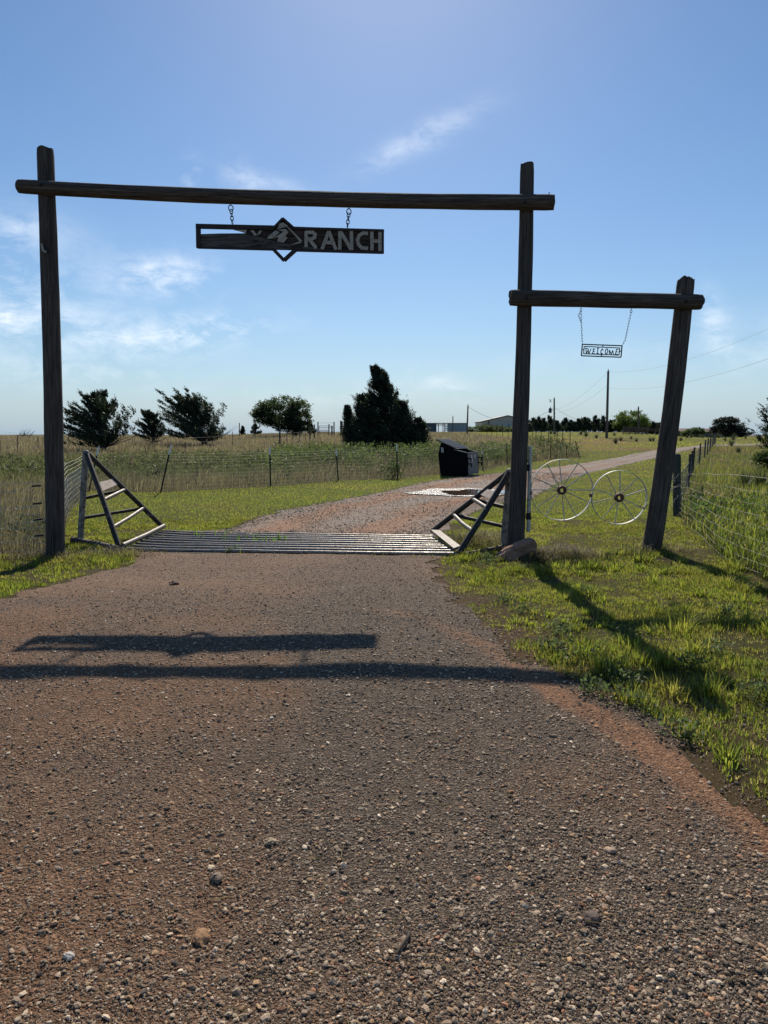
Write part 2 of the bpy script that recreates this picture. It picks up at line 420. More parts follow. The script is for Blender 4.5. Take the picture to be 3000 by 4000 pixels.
def ground_mat():
    t = NT('ground_soil'); o = t.obj(); a = t.attr('tint').outputs['Color']
    n = t.noise(o, 1.7, 9, .72); f = t.noise(o, 38, 8, .8); f2 = t.noise(t.mapping(o, (1, .35, 1)), .35, 7, .7); g3 = t.noise(o, 130, 6, .8)
    c = t.mix(t.range(f, .35, .68, 0, .8), a, t.mix(1.0, a, (.6, .6, .6), 'MULTIPLY'))
    c = t.mix(t.range(n, .4, .65, 0, .5), c, t.mix(1.0, c, (1.35, 1.1, .8), 'MULTIPLY'))
    c = t.mix(t.range(f2, .42, .62, 0, .45), c, t.mix(1.0, c, (.66, .72, .62), 'MULTIPLY'))
    c = t.mix(t.range(g3, .38, .62, 0, .75), c, t.mix(1.0, c, (.52, .54, .48), 'MULTIPLY'))
    return t.done(t.bsdf(c, .95, normal=t.bump(t.math('ADD', f, t.math('ADD', n, g3)), 1.0, .04), spec=.06))
M['ground'] = ground_mat()
def water_mat():
    t = NT('muddy_puddle_water'); o = t.obj(); n = t.noise(t.mapping(o, (1, 2.2, 1)), 5, 4, .6)
    return t.done(t.bsdf((.085, .055, .038), .03, normal=t.bump(n, .03, .01), spec=.5, IOR=1.33))
M['water'] = water_mat()
def wet_mat():
    t = NT('wet_gravel'); o = t.obj(); n = t.noise(o, 26, 7, .75); v = t.voro(o, 30)
    h = t.math('ADD', t.range(v, 0, .6, 1, 0), n)
    pn = t.noise(t.mapping(o, (1, 1.6, 1)), 6.5, 7, .75, .6); dry = t.range(pn, .52, .6)
    return t.done(t.bsdf(t.mix(dry, (.07, .045, .032), (.24, .155, .105)), t.math('ADD', t.math('MULTIPLY', dry, .5), t.range(n, .3, .7, .12, .4)), normal=t.bump(h, 1.0, .016), spec=t.range(dry, 0, 1, 1.0, .1) if False else .8))
M['wet'] = wet_mat()
# ------------------------------------------------------------------ layout of the place (metres)
def gp(l): return [G(x, y) for (x, y) in l]
GUARD_FL, GUARD_FR = G(497, 2152), G(1790, 2172)
GUARD_RL, GUARD_RR = G(639, 2081), G(1690, 2104)
GUARD = [GUARD_FL, GUARD_FR, GUARD_RR, GUARD_RL]
APRON_RIGHT = gp([(1700, 2186), (1725, 2250), (1800, 2345), (1905, 2450), (2040, 2545), (2200, 2635), (2420, 2740), (2630, 2850), (2790, 2990), (3040, 3225)])
APRON_LEFT = gp([(0, 2338), (180, 2284), (360, 2240), (520, 2205)])
APRON = [(-9.5, -3.2)] + [(-9.5, 4.9), (-6.5, 6.15)] + [(p[0], p[1]) for p in APRON_LEFT] + [(GUARD_FL[0] + .1, GUARD_FL[1] + .05), (GUARD_FR[0], GUARD_FR[1] + .05)] + \
        [(p[0], p[1]) for p in APRON_RIGHT] + [(2.0, .8), (3.2, -3.2)]
ROAD_L = gp([(700, 2082), (850, 2078), (940, 2040), (1085, 1998), (1266, 1962), (1500, 1921), (1627, 1888), (1808, 1862), (1971, 1846), (2084, 1834), (2256, 1812), (2416, 1787), (2548, 1760), (2628, 1751), (2766, 1736)])
ROAD_R = gp([(1680, 2110), (1720, 2095), (1800, 2030), (1880, 1995), (1970, 1962), (2076, 1950), (2187, 1885), (2245, 1866), (2302, 1851), (2360, 1836), (2416, 1822), (2480, 1808), (2548, 1793), (2628, 1771), (2770, 1742)])
e0, e1 = ROAD_L[-1], ROAD_R[-1]
ROAD_L += [e0 + np.array([8, 5.0, 0]), e0 + np.array([22, 10.0, 0])]; ROAD_R += [e1 + np.array([6, 1.5, 0]), e1 + np.array([22, 4.0, 0])]
ROAD_POLY = [(p[0], p[1]) for p in ROAD_L] + [(p[0], p[1]) for p in ROAD_R[::-1]]
Y_L, Y_R = 10.9, 10.39               # distances of the two tall gate posts
PA, PB = V(212, 2168, Y_L), V(2014, 2150, Y_R)
FENCE = [np.array([PA[0] - .05, PA[1] + .03, 0.])] + [np.array([-7.4, 16.6, 0.])] + gp([(344, 1918), (624, 1924), (1057, 1901), (1322, 1877), (1553, 1870), (1887, 1838), (1982, 1815), (2151, 1796), (2215, 1788), (2265, 1787)])
FENCE_BACK = gp([(2265, 1787), (2225, 1753), (2195, 1748), (2174, 1749), (2141, 1743), (2113, 1736), (2093, 1731), (2080, 1725)])
RF_POST = G(2645, 2017)
RF_NEAR = [RF_POST, G(2821, 2188), np.array([4.4, 7.4, 0.])]
RF_FAR = [RF_POST] + [G(2706, 1846), G(2731, 1812), G(2751, 1790), G(2772, 1764), G(2783, 1748), G(2794, 1734)]
LPAST = [(-400, 11.1)] + [(p[0], p[1]) for p in FENCE] + [(p[0], p[1]) for p in FENCE_BACK[1:]] + [(FENCE_BACK[-1][0] + 1, 150), (-400, 160)]
RPAST = [(4.5, 4.0), (4.4, 7.4), (G(2821, 2188)[0], G(2821, 2188)[1])] + [(p[0], p[1]) for p in RF_FAR] + [(200, 95), (200, -5), (4.6, -5)]

DIRT_STRIP = gp([(1480, 2395), (1640, 2420), (1780, 2475), (1900, 2545), (2010, 2610), (2130, 2680), (2280, 2770), (2420, 2850), (2560, 2950), (2720, 3060), (2880, 3180), (3060, 3330)])
LANE = gp([(1420, 2230), (1480, 2500), (1560, 2800), (1700, 3100), (1900, 3400), (2150, 3700)])
def apron_dirt(x, y):
    n = fbm(x * 1.3, y * 1.3, 21, 4); n2 = fbm(x * 5, y * 5, 25, 3)
    strip = 1 - sstep(.025, .15, line_dist(x, y, DIRT_STRIP) - (n2 - .5) * .20)
    lane = 1 - sstep(.25, 1.15, line_dist(x, y, LANE) + (n - .5) * .9)
    left = sstep(.1, 1.8, -x + (n - .5) * 1.2)
    near = sstep(3.6, 2.0, y) * .25
    d = .34 + (n - .5) * 1.3 + left * .34 + near - lane * .55
    strip = strip * (1 - .65 * sstep(4.5, 6.0, y))
    return np.clip(d, 0, 1), np.clip(strip * 1.15 * (.55 + n2 * .75), 0, 1)
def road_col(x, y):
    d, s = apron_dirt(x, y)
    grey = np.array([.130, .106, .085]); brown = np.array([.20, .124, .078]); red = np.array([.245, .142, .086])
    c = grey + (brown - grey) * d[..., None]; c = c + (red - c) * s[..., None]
    far = sstep(5.5, 10, y)[..., None] * .8  # reddish dust toward the guard, its colour also lightened to stand for grazing light
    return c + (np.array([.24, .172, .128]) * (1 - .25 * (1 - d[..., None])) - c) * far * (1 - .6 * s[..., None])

# ------------------------------------------------------------------ ground: one sheet to the horizon
def axis(lo, hi, step, far, g):
    a = list(np.arange(lo, hi + 1e-6, step)); s = step; x = hi
    while x < far: s *= g; x += s; a.append(x)
    return a
xs_p = axis(0, 7, .12, 1800, 1.045); xs = np.array([-v for v in xs_p[:0:-1]] + xs_p)
ys_n = axis(0, 5, .4, 60, 1.3); ys = np.array([-v for v in ys_n[:0:-1]] + axis(0, 16, .12, 2900, 1.03))
GX, GY = np.meshgrid(xs, ys); gx, gy = GX.ravel(), GY.ravel()
gz = T(gx, gy)
def shrink(poly, d):
    p = np.array([(q[0], q[1]) for q in poly]); c = p.mean(0); return p
def inside_depth(x, y, poly):        # distance inside a polygon, 0 outside
    ins = in_poly(x, y, poly); out = np.zeros(x.shape)
    if ins.any(): out[ins] = line_dist(x[ins], y[ins], list(poly) + [poly[0]])
    return out
dep_a = inside_depth(gx, gy, APRON); dep_r = inside_depth(gx, gy, ROAD_POLY)
gz = gz - .06 * sstep(.3, .55, dep_a) - (.05 + .0035 * np.clip(gy, 0, 120)) * sstep(.1, .6 + .01 * np.clip(gy, 0, 100), dep_r)
gpit = inside_depth(gx, gy, GUARD); gz = gz - .32 * sstep(.0, .2, gpit)
lawn_bump = (fbm(gx * 2.2, gy * 2.2, 40, 3) - .5) * .05 * (gy < 16); gz = gz + lawn_bump * (dep_a == 0)
# soil colours: what grows or lies there
inL = in_poly(gx, gy, LPAST); inR = in_poly(gx, gy, RPAST)
n1 = fbm(gx * .5, gy * .5, 51, 4); n2 = fbm(gx * .06, gy * .06, 57, 4); n3 = fbm(gx * 2.5, gy * 2.5, 59, 3)
soil = np.array([.17, .105, .068]); straw = np.array([.175, .145, .075]); green = np.array([.15, .175, .042]); green2 = np.array([.19, .20, .045]); brown = np.array([.155, .12, .085])
col = green + (straw - green) * (np.clip((n1 - .42) * 2.6, 0, 1) * .7)[:, None]
col = col + (soil - col) * (sstep(.60, .72, n3) * (gy < 17) * .8)[:, None]
thatch = np.array([.17, .13, .075]) + (np.array([.125, .13, .045]) - np.array([.14, .105, .06])) * sstep(.4, .6, n3)[:, None]
col = col + (thatch - col) * ((1 - sstep(13, 18, gy)) * .85)[:, None]
far = sstep(26, 60, gy)
fcol = green2 + (np.array([.17, .15, .05]) - green2) * sstep(.45, .62, fbm(gx * .09, gy * .2, 61, 4))[:, None]
col = col + (fcol - col) * far[:, None]
pl = brown + (np.array([.12, .112, .06]) - brown) * (sstep(.40, .62, n2) * (1 - sstep(45, 70, gy)))[:, None]
col[inL] = pl[inL]
pr = np.array([.10, .115, .038]) + (np.array([.17, .14, .08]) - np.array([.10, .115, .038])) * sstep(.45, .62, fbm(gx * .25, gy * .25, 66, 4))[:, None]
col[inR] = pr[inR]
# bare dirt patches out on the far lawn
DIRT_PATCH = [G(2160, 1722), G(2350, 1752), G(2500, 1755)]
for p, a, b in ((G(2215, 1722), 9, 16), (G(2330, 1753), 16, 3.0), (G(2450, 1752), 12, 2)):
    r = ((gx - p[0]) / a) ** 2 + ((gy - p[1]) / b) ** 2
    w = (1 - sstep(.3, 1.1, r + (n1 - .5) * 1.2)) * .8
    col = col + (np.array([.26, .155, .095]) - col) * w[:, None]
farbrown = sstep(160, 260, gy); col = col + (np.array([.17, .125, .085]) - col) * farbrown[:, None]
near_road = 1 - sstep(.0, .35, line_dist(gx, gy, APRON_RIGHT) + (n3 - .5) * .4)
col = col + (np.array([.24, .16, .11]) - col) * (near_road * (gy < 12))[:, None]
nx, ny = len(xs), len(ys); idx = np.arange(nx * ny).reshape(ny, nx)
F = np.stack([idx[:-1, :-1].ravel(), idx[:-1, 1:].ravel(), idx[1:, 1:].ravel(), idx[1:, :-1].ravel()], 1)
# cut the pit of the cattle guard and keep the sheet elsewhere
ground = tri_obj('ground', np.stack([gx, gy, gz], 1), F, M['ground'], col=col)
ground.data.polygons.foreach_set('use_smooth', [True] * len(F))
tag(ground, 'prairie ground of soil and short grass running out to the horizon', 'ground', kind='structure')

# ------------------------------------------------------------------ gravel road: apron before the guard and drive behind it
st = .055
ax_ = np.arange(-9.5, 3.3, st); ay_ = np.concatenate([np.arange(-3.2, 1.2, .22), np.arange(1.2, 11.9, st)])
AX, AY = np.meshgrid(ax_, ay_); x, y = AX.ravel(), AY.ravel()
edge = (fbm(x * 3, y * 3, 71, 4) - .5) * .44
dist = line_dist(x, y, APRON + [APRON[0]]); sd = np.where(in_poly(x, y, APRON), dist, -dist)
guard_side = sstep(.0, .5, line_dist(x, y, [GUARD_FL, GUARD_FR]))
keep = (sd + edge * guard_side) > 0
ruts = (fbm(x * .8, y * .8, 73, 4) - .5) * .06 + (fbm(x * 5, y * 5, 75, 4) - .5) * .022 * (y < 6)
fall = np.minimum(1, np.clip(sd + edge, 0, .3) / .3)
z = T(x, y) + .006 + (.02 + ruts) * fall
def APZ(px_, py_):
    px_ = np.asarray(px_, float); py_ = np.asarray(py_, float)
    d_ = line_dist(px_, py_, APRON + [APRON[0]]); s_ = np.where(in_poly(px_, py_, APRON), d_, -d_) + (fbm(px_ * 3, py_ * 3, 71, 4) - .5) * .44
    r_ = (fbm(px_ * .8, py_ * .8, 73, 4) - .5) * .06 + (fbm(px_ * 5, py_ * 5, 75, 4) - .5) * .022 * (py_ < 6)
    return T(px_, py_) + .006 + (.02 + r_) * np.minimum(1, np.clip(s_, 0, .3) / .3), s_
nx, ny = len(ax_), len(ay_); idx = np.arange(nx * ny).reshape(ny, nx); k = keep.reshape(ny, nx)
ok = k[:-1, :-1] & k[:-1, 1:] & k[1:, 1:] & k[1:, :-1]
F = np.stack([idx[:-1, :-1][ok], idx[:-1, 1:][ok], idx[1:, 1:][ok], idx[1:, :-1][ok]], 1)
used = np.unique(F); remap = np.zeros(nx * ny, int); remap[used] = np.arange(len(used))
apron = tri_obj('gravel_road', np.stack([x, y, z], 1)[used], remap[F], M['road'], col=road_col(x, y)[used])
apron.data.polygons.foreach_set('use_smooth', [True] * len(F))
tag(apron, 'brown gravel approach in front of the cattle guard', 'road', kind='structure')

def resample(P, n):
    P = np.array(P); d = np.concatenate([[0], np.cumsum(np.linalg.norm(np.diff(P[:, :2], axis=0), axis=1))]); d /= d[-1]
    return np.stack([np.interp(np.linspace(0, 1, n), d, P[:, i]) for i in range(3)], 1)
def pairs(Lp, Rp, n):                # keeps the pairs aligned, fine steps near
    u = np.linspace(0, len(Lp) - 1, n); i0 = np.arange(len(Lp))
    f = lambda P: np.stack([np.interp(u, i0, np.array(P)[:, i]) for i in range(2)], 1)
    return f(Lp), f(Rp)
NS, NTt = 420, 60
Lq, Rq = pairs(ROAD_L, ROAD_R, NS)
for q in (Lq, Rq):
    for _ in range(12): q[1:-1] = .25 * q[:-2] + .5 * q[1:-1] + .25 * q[2:]
tt = np.linspace(0, 1, NTt); w = Rq - Lq; wid = np.linalg.norm(w, axis=1)
jl = (fbm(Lq[:, 0] * 2.2, Lq[:, 1] * 2.2, 81, 4) - .5) * .5; jr = (fbm(Rq[:, 0] * 2.2, Rq[:, 1] * 2.2, 83, 4) - .5) * .5
jl[:6] *= .2; jr[:6] *= .2
La = Lq + w / wid[:, None] * jl[:, None]; Ra = Rq + w / wid[:, None] * jr[:, None]
P = La[:, None, :] * (1 - tt)[None, :, None] + Ra[:, None, :] * tt[None, :, None]
x = P[..., 0].ravel(); y = P[..., 1].ravel(); tq = np.tile(tt, NS); sq = np.repeat(np.arange(NS) / NS, NTt)
edge_t = np.minimum(tq, 1 - tq)
z = T(x, y) + .008 + .025 * sstep(0, .12, edge_t) + (fbm(x * .9, y * .9, 85, 3) - .5) * .04 * sstep(0, .1, edge_t) - (1 - sstep(0, .035, edge_t)) * .05
n = fbm(x * .9, y * .9, 87, 4)
track = np.exp(-((tq - .27 + (n - .5) * .12) / .10) ** 2) + np.exp(-((tq - .73 + (n - .5) * .12) / .10) ** 2)
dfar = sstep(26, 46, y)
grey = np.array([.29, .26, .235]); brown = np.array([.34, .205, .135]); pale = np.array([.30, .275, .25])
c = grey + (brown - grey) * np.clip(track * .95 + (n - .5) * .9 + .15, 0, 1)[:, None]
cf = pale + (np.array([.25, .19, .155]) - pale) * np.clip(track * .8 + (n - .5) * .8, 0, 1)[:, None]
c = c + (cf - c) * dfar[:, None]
idx = np.arange(NS * NTt).reshape(NS, NTt)
F = np.stack([idx[:-1, :-1].ravel(), idx[:-1, 1:].ravel(), idx[1:, 1:].ravel(), idx[1:, :-1].ravel()], 1)
drive = tri_obj('gravel_drive', np.stack([x, y, z], 1), F, M['road'], col=c)
drive.data.polygons.foreach_set('use_smooth', [True] * len(F))
tag(drive, 'gravel drive curving from the cattle guard up to the far right', 'road', kind='structure')
DRIVE_POLY = [(p[0], p[1]) for p in La] + [(p[0], p[1]) for p in Ra[::-1]]

# puddle with a rim of wet, glinting gravel
def blob(cx, cy, a, b, rot, n, seed, amp):
    pts = []
    for i in range(n):
        t = 2 * math.pi * i / n; k = 1 + amp * (2 * float(fbm(math.cos(t) * 1.7 + seed, math.sin(t) * 1.7, seed, 3)) - 1)
        u, v = a * k * math.cos(t), b * k * math.sin(t)
        pts.append((cx + u * math.cos(rot) - v * math.sin(rot), cy + u * math.sin(rot) + v * math.cos(rot)))
    return pts
def fan_sheet(name, pts, zf, mat, rings=10):
    c = np.mean(pts, 0); vs = [(c[0], c[1], zf(c[0], c[1]))]; fs = []; n = len(pts)
    for r in range(1, rings + 1):
        for p in pts:
            q = c + (np.array(p) - c) * r / rings; vs.append((q[0], q[1], zf(q[0], q[1])))
    for i in range(n): fs.append((0, 1 + i, 1 + (i + 1) % n))
    for r in range(rings - 1):
        for i in range(n): fs.append((1 + r * n + i, 1 + (r + 1) * n + i, 1 + (r + 1) * n + (i + 1) % n, 1 + r * n + (i + 1) % n))
    m = MB(); m.add(vs, fs); return m
pc = (G(1600, 1928)[:2] + G(1990, 1928)[:2]) / 2
def drive_z(x_, y_): return Tz(x_, y_) + .008 + .025 + .02
wet = fan_sheet('wet', blob(pc[0] + .25, pc[1] - .15, 1.5, 1.5, .2, 160, 5, .55), lambda a, b: drive_z(a, b) + .006, M['wet']).build('wet_gravel', M['wet'], smooth=60, loc=onT(pc[0], pc[1]))
tag(wet, 'wet glinting gravel rim round the puddle on the drive', 'wet gravel', kind='structure')
pud = fan_sheet('pud', blob(pc[0] + .5, pc[1] - .2, 1.1, .85, .12, 160, 9, .55), lambda a, b: drive_z(pc[0], pc[1]) + .016, M['water']).build('puddle', M['water'], loc=onT(pc[0], pc[1]))
tag(pud, 'shallow muddy puddle lying across the gravel drive', 'puddle', kind='structure')

# ------------------------------------------------------------------ gravel stones (stuff)
phi = (1 + 5 ** .5) / 2
ICO = np.array([(-1, phi, 0), (1, phi, 0), (-1, -phi, 0), (1, -phi, 0), (0, -1, phi), (0, 1, phi), (0, -1, -phi), (0, 1, -phi), (phi, 0, -1), (phi, 0, 1), (-phi, 0, -1), (-phi, 0, 1)], float)
ICO /= np.linalg.norm(ICO[0])
ICOF = np.array([(0, 11, 5), (0, 5, 1), (0, 1, 7), (0, 7, 10), (0, 10, 11), (1, 5, 9), (5, 11, 4), (11, 10, 2), (10, 7, 6), (7, 1, 8), (3, 9, 4), (3, 4, 2), (3, 2, 6), (3, 6, 8), (3, 8, 9), (4, 9, 5), (2, 4, 11), (6, 2, 10), (8, 6, 7), (9, 8, 1)])
OCT = np.array([(1, 0, 0), (0, 1, 0), (-1, 0, 0), (0, -1, 0), (0, 0, 1), (0, 0, -1)], float)
OCTF = np.array([(0, 1, 4), (1, 2, 4), (2, 3, 4), (3, 0, 4)])
STONE_COLS = np.array([(.215, .168, .125), (.15, .115, .085), (.28, .23, .175), (.085, .068, .054), (.25, .165, .10), (.20, .105, .065), (.38, .32, .25), (.165, .132, .10)])
STONE_W = np.array([.24, .2, .14, .13, .12, .06, .04, .07])
def stones(pos, rad, base, faces, sink=.25, seed=1):
    r = np.random.default_rng(seed); n = len(pos); m = len(base)
    jit = base[None] * (1 + r.uniform(-.36, .28, (n, m, 1)))
    sc = np.stack([r.uniform(.8, 1.35, n), r.uniform(.7, 1.1, n), r.uniform(.4, .8, n)], 1)
    v = jit * sc[:, None, :] * rad[:, None, None]
    tx, tz = r.normal(0, .3, n), r.uniform(0, 6.28, n)
    cy, sy = np.cos(tx)[:, None], np.sin(tx)[:, None]; v = np.stack([v[..., 0], v[..., 1] * cy - v[..., 2] * sy, v[..., 1] * sy + v[..., 2] * cy], -1)
    cz, sz = np.cos(tz)[:, None], np.sin(tz)[:, None]; v = np.stack([v[..., 0] * cz - v[..., 1] * sz, v[..., 0] * sz + v[..., 1] * cz, v[..., 2]], -1)
    v = v + pos[:, None, :]; v[..., 2] += (rad * (.5 - sink))[:, None]
    f = faces[None] + (np.arange(n) * m)[:, None, None]
    c = STONE_COLS[r.choice(len(STONE_COLS), n, p=STONE_W)] * r.uniform(.75, 1.75, (n, 1))
    return v.reshape(-1, 3), f.reshape(-1, 3), np.repeat(c, m, 0)
def scatter_apron(n, y0, y1, seed, dens_bias=1.0, only_dirt=False):
    r = np.random.default_rng(seed); y = y0 * (y1 / y0) ** r.uniform(0, 1, n); x = r.uniform(-1, 1, n) * (y * .6 + 1.1)
    zz, s_ = APZ(x, y); d, s = apron_dirt(x, y)
    p = np.clip(1.05 - .62 * d - .66 * s, .06, 1) * np.clip(.55 + 1.1 * fbm(x * 2.6, y * 2.6, 91, 3) ** 1.5, 0, 1)
    k = ((s_ > -.02) | ((s_ > -.5) & (r.uniform(0, 1, n) < .45))) & (r.uniform(0, 1, n) < p)
    return np.stack([x, y, zz], 1)[k], r
parts = []
p, r = scatter_apron(74000, 1.5, 7.5, 3); q = r.uniform(0, 1, len(p)) < 1 - sstep(4.2, 7.2, p[:, 1]); p = p[q]; rad = np.clip(np.exp(r.normal(math.log(.0048), .46, len(p))), .0026, .0115); parts.append(stones(p, rad, ICO, ICOF, .2, 4))
p, r = scatter_apron(120000, 3.0, 11.4, 5); q = r.uniform(0, 1, len(p)) < sstep(3.2, 6.5, p[:, 1]); p = p[q]; rad = np.clip(np.exp(r.normal(math.log(.0062), .40, len(p))), .0035, .016); parts.append(stones(p, rad, OCT, OCTF, .2, 6))
p, r = scatter_apron(230000, 1.5, 6.0, 7); q = r.uniform(0, 1, len(p)) < 1 - sstep(3.0, 6.0, p[:, 1]); p = p[q]; rad = np.clip(np.exp(r.normal(math.log(.0033), .3, len(p))), .002, .0055); parts.append(stones(p, rad, OCT, OCTF, .2, 8))
p, r = scatter_apron(50, 1.6, 6.5, 9); rad = r.uniform(.009, .016, len(p)); parts.append(stones(p, rad, ICO, ICOF, .42, 10))
v, f, c = join_arr(parts)
o = tri_obj('gravel', v, f, M['stone'], col=c)
o.data.polygons.foreach_set('use_smooth', [False] * len(o.data.polygons)); tag(o, 'loose grey and brown gravel stones strewn over the approach', 'gravel', kind='stuff')
# stones on the drive behind the guard
rr = np.random.default_rng(15); n = 34000
si = (rr.uniform(0, 1, n) ** 1.6 * 210).astype(int); ti = rr.uniform(.03, .97, n)
pp = La[si] * (1 - ti)[:, None] + Ra[si] * ti[:, None] + rr.normal(0, .05, (n, 2))
k = (np.abs(pp[:, 0]) < pp[:, 1] * .6) & (rr.uniform(0, 1, n) < .35 + .65 * np.abs(ti - .5) * 2) & (np.hypot((pp[:, 0] - pc[0] - .35) / 1.15, (pp[:, 1] - pc[1] + .15) / .85) > 1)
pp = pp[k]; rad = np.exp(rr.normal(math.log(.012), .35, len(pp))) * (1 + np.clip(pp[:, 1] - 12, 0, 40) * .02)
v, f, c = stones(np.stack([pp[:, 0], pp[:, 1], T(pp[:, 0], pp[:, 1]) + .034], 1), rad, OCT, OCTF, .2, 16)
o = tri_obj('drive_gravel', v, f, M['stone'], col=c * 1.15)
o.data.polygons.foreach_set('use_smooth', [False] * len(o.data.polygons)); tag(o, 'pale loose gravel along the drive behind the cattle guard', 'gravel', kind='stuff')
# ------------------------------------------------------------------ the log gateway
def log(name, a, b, ra, rb, mat, parent, seed, bow=(0, 0, 0), grooves=((-1.4, .010),), n=30, jag=.02, label=None, loc=None):
    r = np.random.default_rng(seed); a = np.array(a, float); b = np.array(b, float); Lg = np.linalg.norm(b - a); m = max(8, int(Lg / .09))
    t = (b - a) / Lg; ref = np.array([0, 1.0, 0]); u = np.cross(t, ref); u /= np.linalg.norm(u); w = np.cross(t, u)      # angle 90 deg = away from the road
    ang = np.arange(n) * 2 * math.pi / n; vs = []; gs = []
    th = ang[None, :] + np.zeros((m, 1)); s = np.linspace(0, 1, m)[:, None] + np.zeros((1, n))
    lump = (fbm(np.cos(th) * 1.3 + s * Lg * .9 + seed, np.sin(th) * 1.3 + seed, seed, 3) - .5) * .16 + (fbm(np.cos(th) * 6 + seed, np.sin(th) * 6 + s * Lg * .6, seed + 5, 2) - .5) * .06
    rad = (ra + (rb - ra) * s) * (1 + lump)
    for (ga, gd) in grooves:
        wob = ga + (fbm(s * Lg * .7 + seed, s * 0 + ga, seed + 9, 3) - .5) * .35
        dd = np.abs((th - wob + math.pi) % (2 * math.pi) - math.pi)
        rad = rad - gd * np.exp(-(dd / .09) ** 2) * (.35 + .65 * sstep(.35, .6, fbm(s * Lg * .5 + ga * 7, s * 0, seed + 3, 2)))
    ej = jag * 2 * (fbm(np.cos(ang) * 1.2 + seed, np.sin(ang) * 1.2, seed + 4, 3) - .5) * 2
    for i in range(m):
        c = a + t * Lg * s[i, 0] + np.array(bow) * 4 * s[i, 0] * (1 - s[i, 0])
        for k in range(n):
            e = t * (ej[k] if i in (0, m - 1) else 0) * (1 if i else -1) * .6
            k2 = .95 if i in (0, m - 1) else 1.0
            vs.append(c + (u * math.cos(ang[k]) + w * math.sin(ang[k])) * rad[i, k] * k2 + e)
            gs.append((math.cos(ang[k]) + seed * 3.1, math.sin(ang[k]), s[i, 0] * Lg))
    fs = [(i * n + k, i * n + (k + 1) % n, (i + 1) * n + (k + 1) % n, (i + 1) * n + k) for i in range(m - 1) for k in range(n)]
    mb = MB(); mb.add(vs, fs, gs)
    for i, sg in ((0, -1), (m - 1, 1)):
        c = a + t * Lg * s[i, 0] + t * sg * .004; base = len(mb.v)
        ring = [vs[i * n + k] for k in range(n)]; mb.add(ring + [c], [(k, (k + 1) % n, n) for k in range(n)], [((p - c)[0] * 8, (p - c)[1] * 8, (p - c)[2] * 8) for p in ring] + [(0, 0, 0)])
    return mb.build(name, mat, parent, smooth=48, label=label, loc=loc)
# the gateway stands in a vertical plane through the two tall posts
GN = np.array([-(PB[1] - PA[1]), PB[0] - PA[0], 0.0]); GN /= np.linalg.norm(GN); GU = np.array([GN[1], -GN[0], 0.0])
def VP(px, py, off=0.0):             # point of the gateway plane (off metres towards the camera) on that line of sight
    d = ray(px, py); p0 = PA - GN * off; o = np.array([0, 0, CAM_H]); t = np.dot(p0 - o, GN) / np.dot(d, GN); return o + d * t
ZA, ZB = Tz(PA[0], PA[1]), Tz(PB[0], PB[1])
gate = thing('ranch_gateway', (PB[0], PB[1], ZB), 'tall dark log gateway with three posts and two crossbeams over the entrance', 'gateway')
def post_path(bot, top, off=0): return VP(*bot, off), VP(*top, off)
a, b = post_path((213, 2172), (176, 582)); a[2] -= .25
log('post', a, b, .142, .117, M['wood'], gate, 3, grooves=((-1.25, .016), (-2.3, .008), (.4, .01)), bow=(.03, 0, 0))
a, b = post_path((2013, 2150), (2060, 643)); a[2] -= .25
log('post', a, b, .124, .094, M['wood'], gate, 7, grooves=((-1.6, .016), (-1.1, .008), (-2.6, .008)), bow=(.02, 0, 0))
a, b = post_path((2537, 2142), (2680, 1092)); a[2] -= .25
log('post', a, b, .138, .118, M['wood_beam'], gate, 12, grooves=((-1.2, .018), (-2.0, .012), (-.4, .01)), bow=(.035, 0, 0), jag=.05)
# crossbeams lie on the road side of the posts
a, b = VP(73, 727, .13), VP(2164, 790, .13); mid = VP(1100, 774, .13); lin = (a + b) / 2
log('crossbeam', a, b, .096, .105, M['wood_beam'], gate, 21, bow=tuple(mid - lin), grooves=((-1.0, .006), (-2.2, .01)), n=26)
a, b = VP(1992, 1163, .14), VP(2744, 1180, .14)
log('crossbeam', a, b, .112, .104, M['wood_beam'], gate, 27, grooves=((-1.4, .014), (-1.9, .01), (-.8, .012), (-2.5, .008)), jag=.04)
# bolts, a spike and a scrap of peeled bark
for (px, py, off) in ((160, 722, .235), (2050, 790, .245), (2058, 1165, .26), (2680, 1178, .255)):
    m = MB(); p = VP(px, py, off); m.tube([p, p - GN * .02], [.022, .018], 8); m.build('bolt', M['iron'], gate)
for (x0, y0, x1, y1, off) in ((2678, 1096, 2678, 1078, .0), (2142, 768, 2146, 750, .1)):
    m = MB(); m.tube([VP(x0, y0, off), VP(x1, y1, off)], .006, 5); m.build('spike', M['iron'], gate)
m = MB(); pts = [(157, 951), (164, 949), (172, 975), (183, 983), (176, 988), (163, 980)]
m.prism([VP(x, y, .135) for x, y in pts], tuple(GN * .012)); m.build('bark_scrap', M['letter'], gate, label='pale curled scrap nailed on the post')
m = MB(); pts = [(166, 950), (175, 957), (192, 978), (189, 986), (180, 984), (170, 970)]
m.prism([VP(x, y, .13) for x, y in pts], tuple(GN * .014)); m.build('bark_scrap', M['iron'], gate)

